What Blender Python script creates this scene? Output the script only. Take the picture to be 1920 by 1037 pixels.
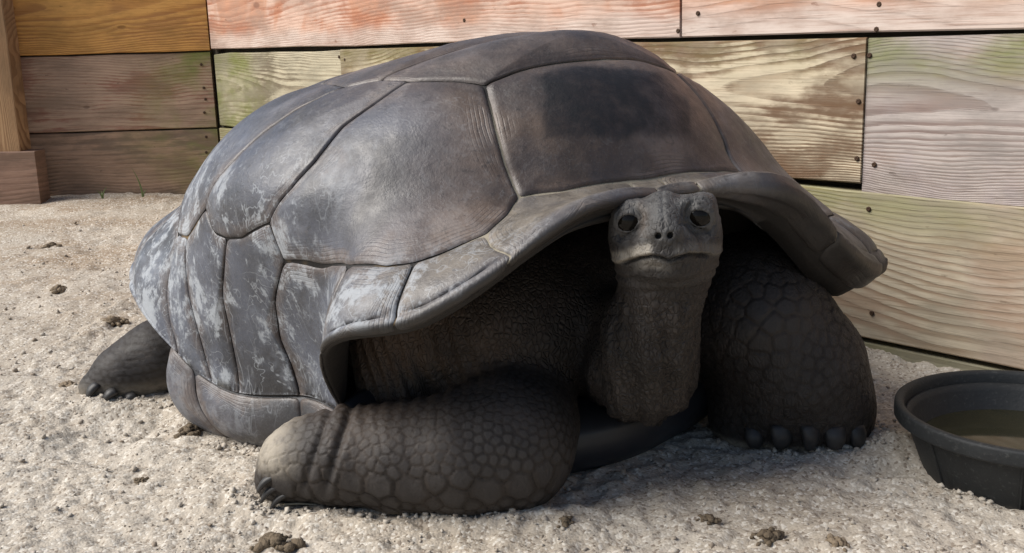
import bpy, math, random
import numpy as np
from mathutils import Vector, Matrix
from mathutils.kdtree import KDTree
random.seed(7); rng = np.random.default_rng(7)
for o in list(bpy.data.objects): bpy.data.objects.remove(o)
scene = bpy.context.scene
COL = scene.collection

# ------------------------------------------------------------------ camera
F, CH, PITCH, ROLL = 2000.0, 0.64, math.radians(12.6), math.radians(1.7)
CAM = np.array([0, 0, CH])
fwd = np.array([0, math.cos(PITCH), -math.sin(PITCH)])
up0 = np.array([0, math.sin(PITCH), math.cos(PITCH)]); r0 = np.array([1., 0, 0])
right = r0*math.cos(ROLL) - up0*math.sin(ROLL)
up = up0*math.cos(ROLL) + r0*math.sin(ROLL)
cam = bpy.data.cameras.new('camera'); cam.sensor_width = 36; cam.lens = 36*F/1920
cam.clip_start = 0.05; cam.clip_end = 500
camo = bpy.data.objects.new('camera', cam); COL.objects.link(camo)
camo.matrix_world = Matrix([[right[0], up[0], -fwd[0], 0], [right[1], up[1], -fwd[1], 0], [right[2], up[2], -fwd[2], CH], [0, 0, 0, 1]])
scene.camera = camo
scene.render.resolution_x, scene.render.resolution_y = 1024, 553

# ------------------------------------------------------------------ sky and sun (soft hazy light from the left)
SUN_EL, SUN_AZ = math.radians(45), math.atan2(-0.97, -0.16)
w = bpy.data.worlds.new('World'); scene.world = w; w.use_nodes = True
nt = w.node_tree; bg = nt.nodes['Background']
sky = nt.nodes.new('ShaderNodeTexSky'); sky.sky_type = 'NISHITA'; sky.sun_disc = False
sky.sun_elevation = SUN_EL; sky.sun_rotation = SUN_AZ % (2*math.pi); sky.air_density = 1.0; sky.dust_density = 1.2; sky.ozone_density = 1.0
nt.links.new(sky.outputs[0], bg.inputs[0]); bg.inputs[1].default_value = 0.055
sl = bpy.data.lights.new('sun', 'SUN'); sl.energy = 2.8; sl.angle = math.radians(44); sl.color = (1, 0.95, 0.88)
so = bpy.data.objects.new('sun', sl); COL.objects.link(so)
sd = Vector((math.sin(SUN_AZ)*math.cos(SUN_EL), math.cos(SUN_AZ)*math.cos(SUN_EL), math.sin(SUN_EL)))
so.rotation_euler = (-sd).to_track_quat('-Z', 'Y').to_euler(); so.location = sd*8
scene.view_settings.view_transform = 'Standard'; scene.view_settings.look = 'None'
scene.view_settings.exposure = 0.80; scene.view_settings.gamma = 1

# ------------------------------------------------------------------ helpers
def at(px, py, Y):                       # world point seen in direction (px,py), standing at distance Y
    v = fwd + right*(px-960)/F - up*(py-518.5)/F
    return CAM + v*(Y/v[1])
def tag(o, label=None, cat=None, group=None, kind=None):
    for k, v in (('label', label), ('category', cat), ('group', group), ('kind', kind)):
        if v: o[k] = v
    return o
def empty(name, loc, rz=0):
    o = bpy.data.objects.new(name, None); COL.objects.link(o); o.location = loc; o.rotation_euler = (0, 0, rz)
    o.empty_display_size = .1; return o
def mesh_obj(name, V, Fc, mat, parent=None, smooth=True, attrs=None, loc=None):
    me = bpy.data.meshes.new(name)
    V = np.asarray(V, np.float32)
    if isinstance(Fc, np.ndarray) and Fc.ndim == 2:
        n = len(Fc); k = Fc.shape[1]
        me.vertices.add(len(V)); me.vertices.foreach_set('co', V.ravel())
        me.loops.add(n*k); me.loops.foreach_set('vertex_index', Fc.astype(np.int32).ravel())
        me.polygons.add(n); me.polygons.foreach_set('loop_start', np.arange(0, n*k, k, dtype=np.int32))
        me.update(calc_edges=True)
    else:
        me.from_pydata([tuple(map(float, v)) for v in V], [], [tuple(int(i) for i in f) for f in Fc])
    me.validate()
    if smooth: me.polygons.foreach_set('use_smooth', np.ones(len(me.polygons), bool))
    for k, a in (attrs or {}).items():
        at_ = me.attributes.new(k, 'FLOAT', 'POINT'); at_.data.foreach_set('value', np.asarray(a, np.float32))
    if mat: me.materials.append(mat)
    me.update()
    o = bpy.data.objects.new(name, me); COL.objects.link(o)
    if parent: o.parent = parent
    if loc is not None: o.location = loc
    return o
_perm = rng.permutation(256); _perm = np.concatenate([_perm]*3)
_g3 = rng.normal(size=(256, 3)); _g3 /= np.linalg.norm(_g3, axis=1)[:, None]
def noise(P, s=1.0, off=0.0):            # gradient noise, about -0.7..0.7
    P = np.asarray(P, np.float64)*s + off
    i = np.floor(P).astype(np.int64); f = P-i; i &= 255; u = f*f*f*(f*(f*6-15)+10)
    out = 0
    for dx in (0, 1):
        for dy in (0, 1):
            for dz in (0, 1):
                h = _perm[_perm[_perm[i[..., 0]+dx]+i[..., 1]+dy]+i[..., 2]+dz]
                g = _g3[h]
                v = g[..., 0]*(f[..., 0]-dx)+g[..., 1]*(f[..., 1]-dy)+g[..., 2]*(f[..., 2]-dz)
                wx = u[..., 0] if dx else 1-u[..., 0]; wy = u[..., 1] if dy else 1-u[..., 1]; wz = u[..., 2] if dz else 1-u[..., 2]
                out = out + v*wx*wy*wz
    return out
def fbm(P, s, n=4, off=0.0):
    return sum(noise(P, s*2**k, off+k*17.3)*.5**k for k in range(n))
def sstep(a, b, x):
    t = np.clip((x-a)/(b-a), 0, 1); return t*t*(3-2*t)

# node material builder
class NM:
    def __init__(s, name):
        s.m = bpy.data.materials.new(name); s.m.use_nodes = True; s.t = s.m.node_tree
        s.b = s.t.nodes['Principled BSDF']; s.out = s.t.nodes['Material Output']
    def n(s, ty, **kw):
        x = s.t.nodes.new(ty)
        for k, v in kw.items():
            if k.startswith('i_'):
                key = k[2:]; key = int(key) if key.isdigit() else key.replace('_', ' ')
                s.set(x.inputs[key], v)
            else: setattr(x, k, v)
        return x
    def set(s, sock, v):
        if hasattr(v, 'bl_idname') and hasattr(v, 'outputs'): s.t.links.new(v.outputs[0], sock)
        elif isinstance(v, bpy.types.NodeSocket): s.t.links.new(v, sock)
        else:
            if isinstance(v, tuple) and len(v) == 3 and sock.type == 'RGBA': v = (*v, 1)
            sock.default_value = v
    def math(s, op, a, b=None, c=None, clamp=False):
        x = s.n('ShaderNodeMath', operation=op, use_clamp=clamp); s.set(x.inputs[0], a)
        if b is not None: s.set(x.inputs[1], b)
        if c is not None: s.set(x.inputs[2], c)
        return x
    def mix(s, f, a, b, mode='MIX'):
        x = s.n('ShaderNodeMix', data_type='RGBA', blend_type=mode); s.set(x.inputs[0], f); s.set(x.inputs[6], a); s.set(x.inputs[7], b)
        return x.outputs[2]
    def ramp(s, f, stops):
        x = s.n('ShaderNodeMapRange', interpolation_type='SMOOTHSTEP'); s.set(x.inputs[0], f)
        for i, v in enumerate(stops): s.set(x.inputs[1+i], v)
        return x
    def obj(s): return s.n('ShaderNodeTexCoord').outputs['Object']
    def attr(s, name): return s.n('ShaderNodeAttribute', attribute_name=name).outputs['Fac']
    def mapping(s, v, scale=(1, 1, 1), loc=(0, 0, 0), rot=(0, 0, 0)):
        return s.n('ShaderNodeMapping', i_Vector=v, i_Scale=scale, i_Location=loc, i_Rotation=rot)
    def noise(s, v, scale, detail=4, rough=.55, dist=0.):
        return s.n('ShaderNodeTexNoise', i_Vector=v, i_Scale=scale, i_Detail=detail, i_Roughness=rough, i_Distortion=dist).outputs['Fac']
    def bump(s, h, strength=.5, dist=.002, normal=None):
        x = s.n('ShaderNodeBump', i_Height=h, i_Strength=strength, i_Distance=dist)
        if normal is not None: s.set(x.inputs['Normal'], normal)
        return x.outputs[0]
    def done(s, color=None, rough=None, normal=None, **kw):
        if color is not None: s.set(s.b.inputs['Base Color'], color)
        if rough is not None: s.set(s.b.inputs['Roughness'], rough)
        if normal is not None: s.set(s.b.inputs['Normal'], normal)
        for k, v in kw.items(): s.set(s.b.inputs[k.replace('_', ' ')], v)
        return s.m

# ================================================================== MATERIALS
def sand_mat():
    m = NM('sand'); c = m.obj()
    n1 = m.noise(c, 2.2, 5, .6); n2 = m.noise(c, 26, 4, .6); n3 = m.noise(c, 190, 3, .6); n4 = m.noise(c, 9, 4, .65)
    col = m.mix(m.ramp(n1, (.35, .65)), (.42, .365, .295), (.505, .455, .385))
    col = m.mix(m.ramp(n4, (.54, .72, 0, .5)), col, (.36, .295, .225))
    col = m.mix(m.ramp(n2, (.56, .74, 0, .5)), col, (.33, .275, .215))
    col = m.mix(m.ramp(n3, (.50, .72, 0, .45)), col, (.27, .225, .175))
    col = m.mix(m.ramp(n3, (.28, .46, .35, 0)), col, (.60, .56, .50))
    sep = m.n('ShaderNodeSeparateXYZ', i_0=c)
    soil = m.math('MULTIPLY', m.ramp(sep.outputs[1], (1.9, 3.2)), m.ramp(m.noise(m.mapping(c, (1.2, 2.6, 1)), 2.4, 6, .68), (.40, .62, .15, .8)))
    col = m.mix(soil, col, (.31, .235, .165))
    vor = m.n('ShaderNodeTexVoronoi', i_Vector=c, i_Scale=240)
    g = m.n('ShaderNodeSeparateColor', i_0=vor.outputs['Color'])
    col = m.mix(m.math('MULTIPLY', m.math('GREATER_THAN', g.outputs[0], .82), .75), col, (.66, .62, .55))
    col = m.mix(m.math('MULTIPLY', m.math('LESS_THAN', g.outputs[1], .10), .6), col, (.15, .11, .08))
    h = m.math('ADD', m.math('MULTIPLY', n3, .8), m.math('ADD', m.math('MULTIPLY', vor.outputs['Distance'], -.5), n2))
    return m.done(col, .95, m.bump(h, .42, .0045), Specular_IOR_Level=.05)
def crumb_mat():
    m = NM('sand_crumbs'); c = m.obj(); a = m.attr('tone')
    col = m.mix(a, (.22, .165, .12), (.56, .515, .45))
    return m.done(m.mix(m.math('MULTIPLY', m.noise(c, 300, 2), .5), col, (.4, .35, .28)), .95, Specular_IOR_Level=.2)
def clod_mat(ca=(.10, .075, .05), cb=(.21, .165, .115)):
    m = NM('dark_clod'); c = m.obj()
    return m.done(m.mix(m.noise(c, 90, 4), ca, cb), .95, m.bump(m.noise(c, 200, 4), .9, .004), Specular_IOR_Level=.2)
def wood_mat(name, ca, cb, seed, zc=.03, K=350., tx=3., stain=None, stain_amt=.5, contrast=.8, knots=(), green=0., gx=None, dirt=0., tint2=None, bleach=0., slo=.50):
    # ca pale wood, cb grain lines; x runs along the board, z up; rings are parabolas about zc as in plain-sawn boards
    m = NM(name); c = m.obj()
    sx = m.n('ShaderNodeSeparateXYZ', i_0=c); X_, Z_ = sx.outputs[0], sx.outputs[2]
    wob = m.math('SUBTRACT', m.noise(m.mapping(c, (1.3, 1, 2.0), (seed*3.1, seed, seed*1.7)), 1.0, 2, .5), .5)
    wob2 = m.math('SUBTRACT', m.noise(m.mapping(c, (6, 1, 14), (seed*1.1, seed, seed*2.7)), 1.0, 3, .55), .5)
    fine = m.noise(m.mapping(c, (9, 30, 330), (seed, 0, 0)), 1.0, 5, .65)
    dz = m.math('ADD', m.math('SUBTRACT', Z_, zc), m.math('ADD', m.math('MULTIPLY', wob, .16), m.math('MULTIPLY', wob2, .012)))
    kn = None
    for (kx, kz, kr) in knots:
        d = m.n('ShaderNodeVectorMath', operation='LENGTH'); m.set(d.inputs[0], m.mapping(c, (1/(kr*2.2), 0, 1/kr), (-kx/(kr*2.2), 0, -kz/kr)))
        dv = d.outputs['Value']
        e = m.math('POWER', 2.718, m.math('MULTIPLY', m.math('MULTIPLY', dv, dv), -.35))
        dz = m.math('ADD', dz, m.math('MULTIPLY', e, kr*(1.1 if kz > zc else -1.1)))
        k1 = m.ramp(m.math('ADD', dv, m.math('MULTIPLY', wob2, 1.2)), (.35, .75, 1, 0)); kn = k1 if kn is None else m.math('MAXIMUM', kn, k1)
    v = m.math('ADD', m.math('MULTIPLY', m.math('MULTIPLY', dz, dz), K*1.6), m.math('MULTIPLY', X_, tx))
    v = m.math('ADD', v, m.math('MULTIPLY', wob, 1.5))
    ring = m.math('FRACT', v)
    ring = m.math('ADD', ring, m.math('MULTIPLY', m.math('SUBTRACT', fine, .5), .55))
    lines = m.math('MULTIPLY', m.ramp(ring, (.30, .86, 0, 1)), m.ramp(ring, (.90, 1.06, 1, 0)))
    amt = m.ramp(m.noise(m.mapping(c, (1.7, 1, 6), (seed*2, 3, seed)), 1, 4, .6), (.3, .66, .2, 1))
    lc = m.math('MULTIPLY', m.math('MULTIPLY', lines, amt), contrast)
    col = m.mix(lc, ca, cb)
    if tint2:
        tm = m.ramp(m.noise(m.mapping(c, (3.4, 1, 2.2), (seed*5, 1, seed*2)), 1, 4, .55, .4), (.50, .60, 0, .8))
        col = m.mix(tm, col, m.mix(lc, tint2, tuple(x*.62 for x in tint2)))
    if stain:
        sm_ = m.ramp(m.math('ADD', m.noise(m.mapping(c, (3.0, 1, 7.5), (seed, 7, seed*4)), 1, 6, .62), m.math('MULTIPLY', lines, .07)), (slo, slo+.13, 0, stain_amt))
        col = m.mix(sm_, col, stain)
    if bleach:
        col = m.mix(m.math('MULTIPLY', m.ramp(m.math('ADD', Z_, m.math('MULTIPLY', wob2, .08)), (-.12, -.07, 1, 0)), bleach), col, (.66, .58, .52))
    if green:
        gm = m.ramp(m.noise(m.mapping(c, (3, 1, 5), (seed*7, 2, 3)), 1, 5, .62), (.36, .6, 0, 1))
        if gx: gm = m.math('MULTIPLY', gm, m.ramp(X_, (gx[0], gx[1], 0, 1)))
        else: gm = m.math('MULTIPLY', gm, m.ramp(Z_, (.02, .13, 0, 1)))
        col = m.mix(m.math('MULTIPLY', gm, green), col, (.165, .185, .045))
    if dirt:
        dm = m.math('MULTIPLY', m.ramp(m.math('ADD', Z_, m.math('MULTIPLY', m.noise(c, 9, 4), .14)), (-.06, .0, 1, 0)), dirt)
        col = m.mix(dm, col, (.07, .06, .045))
    if kn is not None: col = m.mix(m.math('MULTIPLY', kn, .75), col, tuple(x*.55 for x in cb))
    col = m.mix(m.ramp(fine, (.50, .70, 0, .55)), col, tuple(x*.7 for x in cb))
    blot = m.noise(m.mapping(c, (4, 1, 11), (seed*6, 2, seed)), 1, 6, .65)
    col = m.mix(m.ramp(blot, (.40, .68, 0, .72)), col, tuple(x*.50 for x in ca))
    sp = m.noise(m.mapping(c, (26, 1, 60), (seed, 2, seed)), 1, 3, .6)
    col = m.mix(m.ramp(sp, (.66, .74, 0, .6)), col, tuple(x*.5 for x in cb))
    h = m.math('SUBTRACT', m.math('MULTIPLY', fine, .8), m.math('MULTIPLY', lines, .5))
    return m.done(col, m.ramp(fine, (.2, .8, .6, .85)), m.bump(h, .6, .002), Specular_IOR_Level=.25)
def screw_mat():
    m = NM('rusty_screw'); return m.done(m.mix(m.noise(m.obj(), 300), (.03, .018, .012), (.09, .045, .02)), .7, Metallic=.3)
def shell_mat():
    m = NM('shell_horn'); c = m.obj(); ring = m.attr('ring'); scuff = m.attr('scuff'); patch = m.attr('patch'); brn = m.attr('brown')
    n0 = m.noise(c, 4.0, 5, .62, .5); n1 = m.noise(c, 9, 5, .65); n2 = m.noise(c, 30, 6, .7); n3 = m.noise(c, 95, 4, .65); n4 = m.noise(c, 280, 3, .6)
    slate = m.mix(m.ramp(n0, (.36, .64)), (.042, .043, .048), (.098, .110, .142))  # slate shifted towards blue to imitate the sky's sheen on the shell
    slate = m.mix(m.ramp(n1, (.46, .72, 0, .55)), slate, (.150, .166, .205))
    brown = m.mix(m.ramp(n1, (.3, .7)), (.055, .041, .034), (.150, .108, .082))
    be = m.math('MULTIPLY', m.ramp(m.math('ADD', ring, m.math('MULTIPLY', m.math('SUBTRACT', n1, .5), 1.3)), (.62, .98, 0, 1)), .7)
    col = m.mix(m.math('MAXIMUM', be, m.math('MULTIPLY', brn, m.ramp(n0, (.28, .6, .45, 1))), clamp=True), slate, brown)
    tan = m.attr('tan')
    col = m.mix(m.math('MULTIPLY', tan, m.ramp(n1, (.25, .6, .6, 1))), col, m.mix(m.ramp(n2, (.3, .7)), (.125, .105, .080), (.235, .20, .155)))
    # worn pale-brown flakes
    col = m.mix(m.math('MULTIPLY', m.ramp(m.math('ADD', n1, m.math('MULTIPLY', m.math('SUBTRACT', n2, .5), .5)), (.56, .72, 0, .5)), m.ramp(ring, (.1, .7, .2, 1))), col, (.19, .145, .115))
    # growth lines parallel to the scute edge
    gl = m.math('SINE', m.math('MULTIPLY', m.math('ADD', ring, m.math('MULTIPLY', n1, .09)), 85))
    glm = m.math('MULTIPLY', m.math('MULTIPLY', m.ramp(gl, (.2, 1, 0, .38)), m.ramp(n1, (.46, .62))), m.ramp(ring, (.35, .95, .0, 1)))
    col = m.mix(glm, col, (.024, .020, .018))
    # chalky film with painted blue sky sheen, broken blotches and thin scratches crossing each other
    film = m.math('MULTIPLY', m.ramp(m.math('ADD', n1, m.math('MULTIPLY', m.math('SUBTRACT', n3, .5), .5)), (.42, .75, 0, .45)), scuff)
    col = m.mix(film, col, (.25, .28, .33))
    pat = m.math('ADD', m.noise(m.mapping(c, (1, 1, .7), (3, 1, 5)), 34, 6, .72, .25), m.math('MULTIPLY', m.math('SUBTRACT', n1, .5), .75))
    scm = m.math('MULTIPLY', m.ramp(pat, (.53, .64, 0, 1)), scuff)
    lin = None
    for (q_, loc_, sc_, w_) in ((26, (1, 7, 3), (.5, 1, 1.3), .010), (34, (2, 5, 9), (1, 1, .30), .016), (60, (8, 2, 1), (1, .5, .5), .022)):
        wv = m.noise(m.mapping(c, sc_, loc_), q_, 2, .5, .2)
        l_ = m.math('MULTIPLY', m.ramp(m.math('ABSOLUTE', m.math('SUBTRACT', wv, .5)), (0, w_, 1, 0)), m.ramp(m.noise(m.mapping(c, (1, 1, 1), loc_), 11, 3), (.48, .62)))
        lin = l_ if lin is None else m.math('MAXIMUM', lin, l_)
    lin = m.math('MULTIPLY', lin, m.math('POWER', scuff, .7))
    col = m.mix(m.math('MULTIPLY', m.math('MAXIMUM', scm, m.math('MULTIPLY', lin, .8)), .68), col, (.43, .46, .49))
    col = m.mix(m.math('MULTIPLY', m.ramp(n4, (.52, .75)), .22), col, (.19, .18, .17))
    col = m.mix(m.math('MULTIPLY', m.ramp(n3, (.55, .72)), .5), col, (.026, .023, .022))
    strk = m.noise(m.mapping(c, (70, 25, 5)), 1, 4, .6)
    pm = m.math('MULTIPLY', m.ramp(m.math('ADD', patch, m.math('MULTIPLY', m.math('SUBTRACT', strk, .5), .7)), (.18, .85)), m.ramp(n2, (.25, .65, .55, .95)))
    col = m.mix(pm, col, (.009, .009, .0095))
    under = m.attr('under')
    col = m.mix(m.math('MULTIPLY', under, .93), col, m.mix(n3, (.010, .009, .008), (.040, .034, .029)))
    ro = m.math('ADD', m.ramp(n2, (.3, .7, .36, .55)), m.math('MULTIPLY', scm, .2), clamp=True)
    h = m.math('ADD', m.math('MULTIPLY', n3, .6), m.math('ADD', m.math('MULTIPLY', n4, .3), m.math('ADD', m.math('MULTIPLY', glm, -1.2), m.math('MULTIPLY', n2, .5))))
    return m.done(col, ro, m.bump(h, .5, .0025), Specular_IOR_Level=.55)
def seam_mat():
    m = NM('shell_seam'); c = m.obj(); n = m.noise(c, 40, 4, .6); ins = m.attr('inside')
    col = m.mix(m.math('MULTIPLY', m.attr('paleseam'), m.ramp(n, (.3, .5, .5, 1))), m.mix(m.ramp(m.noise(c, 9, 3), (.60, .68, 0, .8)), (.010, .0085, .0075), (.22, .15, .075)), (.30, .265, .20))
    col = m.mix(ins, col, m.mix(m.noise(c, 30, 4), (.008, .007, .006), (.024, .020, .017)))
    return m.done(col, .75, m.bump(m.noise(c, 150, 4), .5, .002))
def skin_mat():
    m = NM('tortoise_skin'); c = m.obj(); e = m.attr('edge'); big = m.attr('big'); dust = m.attr('dust'); rus = m.attr('rust'); pale = m.attr('pale')
    n1 = m.noise(c, 11, 4, .6); n2 = m.noise(c, 55, 4, .6); n3 = m.noise(c, 300, 3, .6)
    vw = m.n('ShaderNodeVectorMath', operation='ADD'); m.set(vw.inputs[0], m.mapping(c, (1, 1, .62)))
    nz = m.n('ShaderNodeTexNoise', i_Vector=c, i_Scale=30, i_Detail=2); sc = m.n('ShaderNodeVectorMath', operation='SCALE', i_Scale=.012); m.set(sc.inputs[0], nz.outputs['Color']); m.set(vw.inputs[1], sc.outputs[0])
    vo = m.n('ShaderNodeTexVoronoi', i_Vector=vw.outputs[0], i_Scale=145, feature='DISTANCE_TO_EDGE')
    small = m.ramp(vo.outputs['Distance'], (.02, .22))                     # pebbly small scales off the legs
    sm = m.mix(m.math('MAXIMUM', big, m.math('MULTIPLY', m.attr('head'), .55)), small, (1., 1., 1.))
    col = m.mix(m.ramp(n1, (.3, .7)), (.020, .0165, .0145), (.044, .036, .031))
    col = m.mix(m.math('MULTIPLY', m.ramp(e, (.25, .9)), big), col, m.mix(n2, (.026, .023, .022), (.062, .056, .053)))
    col = m.mix(m.math('MULTIPLY', m.math('SUBTRACT', 1.0, m.ramp(e, (.0, .11))), m.math('MULTIPLY', big, .75)), col, (.012, .0095, .008))
    col = m.mix(m.math('MULTIPLY', m.math('SUBTRACT', 1, sm), .5), col, (.012, .010, .009))
    col = m.mix(m.math('MULTIPLY', rus, m.ramp(n1, (.3, .65, .3, .9))), col, (.25, .165, .11))
    col = m.mix(m.math('MULTIPLY', pale, m.ramp(n2, (.3, .65, .35, .95))), col, (.150, .150, .148))
    col = m.mix(m.math('MULTIPLY', dust, m.ramp(n2, (.25, .6, .4, 1))), col, (.38, .335, .27))
    h = m.math('ADD', m.math('MULTIPLY', sm, 1.0), m.math('ADD', m.math('MULTIPLY', n3, .35), m.math('MULTIPLY', n2, .5)))
    return m.done(col, m.ramp(n2, (.3, .7, .52, .70)), m.bump(h, .75, .0022), Specular_IOR_Level=.32)
def simple_mat(name, ca, cb, scale, rough, bumpd=.001, **kw):
    m = NM(name); c = m.obj(); n = m.noise(c, scale, 4)
    return m.done(m.mix(n, ca, cb), rough, m.bump(n, .5, bumpd), **kw)
M_sand, M_crumb, M_clod, M_screw, M_shell, M_seam, M_skin = sand_mat(), crumb_mat(), clod_mat(), screw_mat(), shell_mat(), seam_mat(), skin_mat()
M_claw = simple_mat('claw_horn', (.012, .012, .013), (.050, .047, .045), 60, .5)
M_eye = simple_mat('eye', (.004, .0035, .003), (.010, .008, .006), 40, .06, 0, Specular_IOR_Level=.2)
M_plastron = simple_mat('plastron_horn', (.012, .013, .017), (.036, .037, .043), 14, .42, .002)

# ================================================================== SAND GROUND
def gaxis(pts):                           # graded axis: list of (start, step) ... end
    out = []
    for (a, s), (b, _) in zip(pts[:-1], pts[1:]):
        n = max(1, int(round((b-a)/s))); out += list(a+(b-a)*np.arange(n)/n)
    return np.array(out+[pts[-1][0]])
def ground_h(X, Y):
    P = np.stack([X, Y, np.zeros_like(X)], -1)
    z = .075*sstep(2.6, 4.3, Y)*sstep(1.2, -.6, X) + .02*sstep(1.6, 2.6, Y)
    fade = sstep(40, 6, np.hypot(X, Y))
    z = z + fade*(.016*noise(P, 2.2) + .012*noise(P, 7, 5) + .011*np.abs(noise(P, 17, 9)) + .0095*noise(P, 27, 3) + .0062*noise(P, 58, 13) + .0040*noise(P, 120, 11))
    z = z + fade*.012*sstep(.18, .45, noise(P, 12, 31))*sstep(-.1, .3, noise(P, 3, 77))      # scuffed heaps
    lump = lambda x, y, r, h: h*np.exp(-((X-x)**2+(Y-y)**2)/(2*r*r))
    z = z + lump(-.42, 1.46, .05, .022)+(1+1.2*noise(P, 24, 5))*lump(.46, 1.525, .08, .012)+lump(.585, 1.57, .04, .020)-lump(.2, 1.56, .12, .004)
    z = z + lump(-.80, 1.90, .05, .016)+lump(-.70, 1.86, .05, .010)
    for k in range(9):                      # sand pushed up along the folded foreleg
        t = k/8; z = z + (1+.8*noise(P, 20, 63))*lump(-.38+.44*t, 1.385-.045*math.sin(t*2.6), .024, .0075)
    z = z - fade*.014*sstep(.12, .40, noise(P*np.array([.55, 1., 1.]), 6.5, 51))     # old drag marks
    return z
gx = gaxis([(-80, 20), (-20, 4), (-6, .5), (-2.6, .05), (-1.5, .012), (-1.0, .0048), (1.0, .012), (1.6, .05), (3, .5), (6, 4), (20, 20), (80, 1)])
gy = gaxis([(-60, 10), (-10, 2), (-2, .4), (.4, .06), (1.0, .006), (1.2, .0042), (1.9, .0075), (2.6, .013), (3.6, .022), (4.6, .06), (6, .5), (20, 5), (120, 1)])
X, Y = np.meshgrid(gx, gy, indexing='ij'); Z = ground_h(X, Y)
nx, ny = X.shape; idx = np.arange(nx*ny).reshape(nx, ny)
Q = np.stack([idx[:-1, :-1], idx[1:, :-1], idx[1:, 1:], idx[:-1, 1:]], -1).reshape(-1, 4)
tag(mesh_obj('sand_ground', np.stack([X, Y, Z], -1).reshape(-1, 3), Q, M_sand), 'pale trodden sand covering the floor of the pen', None, None, 'structure')
def gz(x, y): return float(ground_h(np.array([float(x)]), np.array([float(y)]))[0])

# crumbs of sand lying on the ground: uncountable
ico = [(0, 0, 1), (.894, 0, .447), (.276, .851, .447), (-.724, .526, .447), (-.724, -.526, .447), (.276, -.851, .447), (.724, .526, -.447), (-.276, .851, -.447), (-.894, 0, -.447), (-.276, -.851, -.447), (.724, -.526, -.447), (0, 0, -1)]
icf = [(0, 1, 2), (0, 2, 3), (0, 3, 4), (0, 4, 5), (0, 5, 1), (1, 6, 2), (2, 7, 3), (3, 8, 4), (4, 9, 5), (5, 10, 1), (2, 6, 7), (3, 7, 8), (4, 8, 9), (5, 9, 10), (1, 10, 6), (6, 11, 7), (7, 11, 8), (8, 11, 9), (9, 11, 10), (10, 11, 6)]
ico = np.array(ico); icf = np.array(icf)
N = 11000
yy = 1.05+rng.random(N)**1.6*2.6; xx = (rng.random(N)*2-1)*(.25+.52*yy)
keep = (noise(np.stack([xx, yy, 0*xx], -1), 6, 31)+.35*rng.normal(size=N)) > -.12
xx, yy = xx[keep], yy[keep]; N = len(xx)
s = (.0010+.0034*rng.random(N)**6.0)*(.75+.25*yy)
lines_ = [((-.40, 1.42), (-.36, 1.375), 50, .010), ((-.36, 1.375), (.06, 1.335), 110, .010), ((.36, 1.525), (.57, 1.55), 120, .012), ((.57, 1.55), (.58, 1.66), 50, .012), ((-.82, 1.90), (-.60, 1.86), 90, .014), ((-.50, 1.66), (-.36, 1.60), 70, .012), ((.60, 1.40), (.70, 1.325), 60, .012)]
for (a_, b_, n_, sp_) in lines_:          # loose sand heaped against feet, shell and bowl
    t_ = rng.random(n_); xx = np.concatenate([xx, a_[0]+(b_[0]-a_[0])*t_+rng.normal(size=n_)*sp_]); yy = np.concatenate([yy, a_[1]+(b_[1]-a_[1])*t_+rng.normal(size=n_)*sp_])
    s = np.concatenate([s, .0012+.0045*rng.random(n_)**3])
NH = sum(int(l[2]) for l in lines_); N = len(xx)
zz = ground_h(xx, yy)+s*.35
V = ico[None]*s[:, None, None]*(1+.35*rng.normal(size=(N, 12, 1)))*np.array([1, 1, .75])+np.stack([xx, yy, zz], -1)[:, None]
tn = rng.beta(2.2, 1.5, N); tn[-NH:] = .55+.45*tn[-NH:]; tone = np.repeat(np.clip(tn, 0, 1), 12)
tag(mesh_obj('sand_crumbs', V.reshape(-1, 3), (icf[None]+12*np.arange(N)[:, None, None]).reshape(-1, 3), M_crumb, smooth=False, attrs={'tone': tone}), 'small crumbs of sand and grit strewn over the ground', 'sand', None, 'stuff')

# ================================================================== FENCE
def plank_mesh(L, Hh, T, seed, n=7):
    r = np.random.default_rng(seed); V = []; Fc = []; c = .003
    prof = [(-T/2+c, -Hh/2), (-T/2, -Hh/2+c), (-T/2, Hh/2-c), (-T/2+c, Hh/2), (T/2, Hh/2), (T/2, -Hh/2)]
    for i in range(n+1):
        x = -L/2+L*i/n; jb, jt, jf = r.normal(size=3)*(.0016, .0016, .0012)
        for (y, z) in prof: V.append((x, y+jf*(y < 0), z+(jb if z < 0 else jt)))
    k = len(prof)
    for i in range(n):
        for j in range(k):
            a = i*k+j; b = i*k+(j+1) % k; Fc.append((a, b, b+k, a+k))
    Fc += [tuple(range(k-1, -1, -1)), tuple(n*k+j for j in range(k))]
    return np.array(V), Fc
def screw(parent, lx, lz, y):
    V = []; n = 8
    for r_, yy in ((.0052, 0), (.0052, -.0018), (.0034, -.0030), (.0014, -.0018)):
        for k in range(n): V.append((r_*math.cos(k*2*math.pi/n), yy, r_*math.sin(k*2*math.pi/n)))
    Fc = [(i*n+k, i*n+(k+1) % n, (i+1)*n+(k+1) % n, (i+1)*n+k) for i in range(3) for k in range(n)]+[tuple(3*n+k for k in range(n))]
    return mesh_obj('screw', V, Fc, M_screw, parent, loc=(lx, y, lz))
T = .038
def plank(parent, x0, x1, z0, z1, mat, dy=0., tilt=0., screws=(), seed=0):
    V, Fc = plank_mesh(x1-x0, z1-z0, T, seed)
    o = mesh_obj('plank', V, Fc, mat, parent, smooth=False, loc=((x0+x1)/2, T/2+dy, (z0+z1)/2)); o.rotation_euler = (0, tilt, 0)
    for (sx_, sz_) in screws: screw(o, sx_-(x0+x1)/2, sz_-(z0+z1)/2, -T/2)
    return o
CORNER = np.array([-1.106, 4.1]); DIR = np.array([.681+1.106, 2.07-4.1]); DIR /= np.linalg.norm(DIR)
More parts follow.
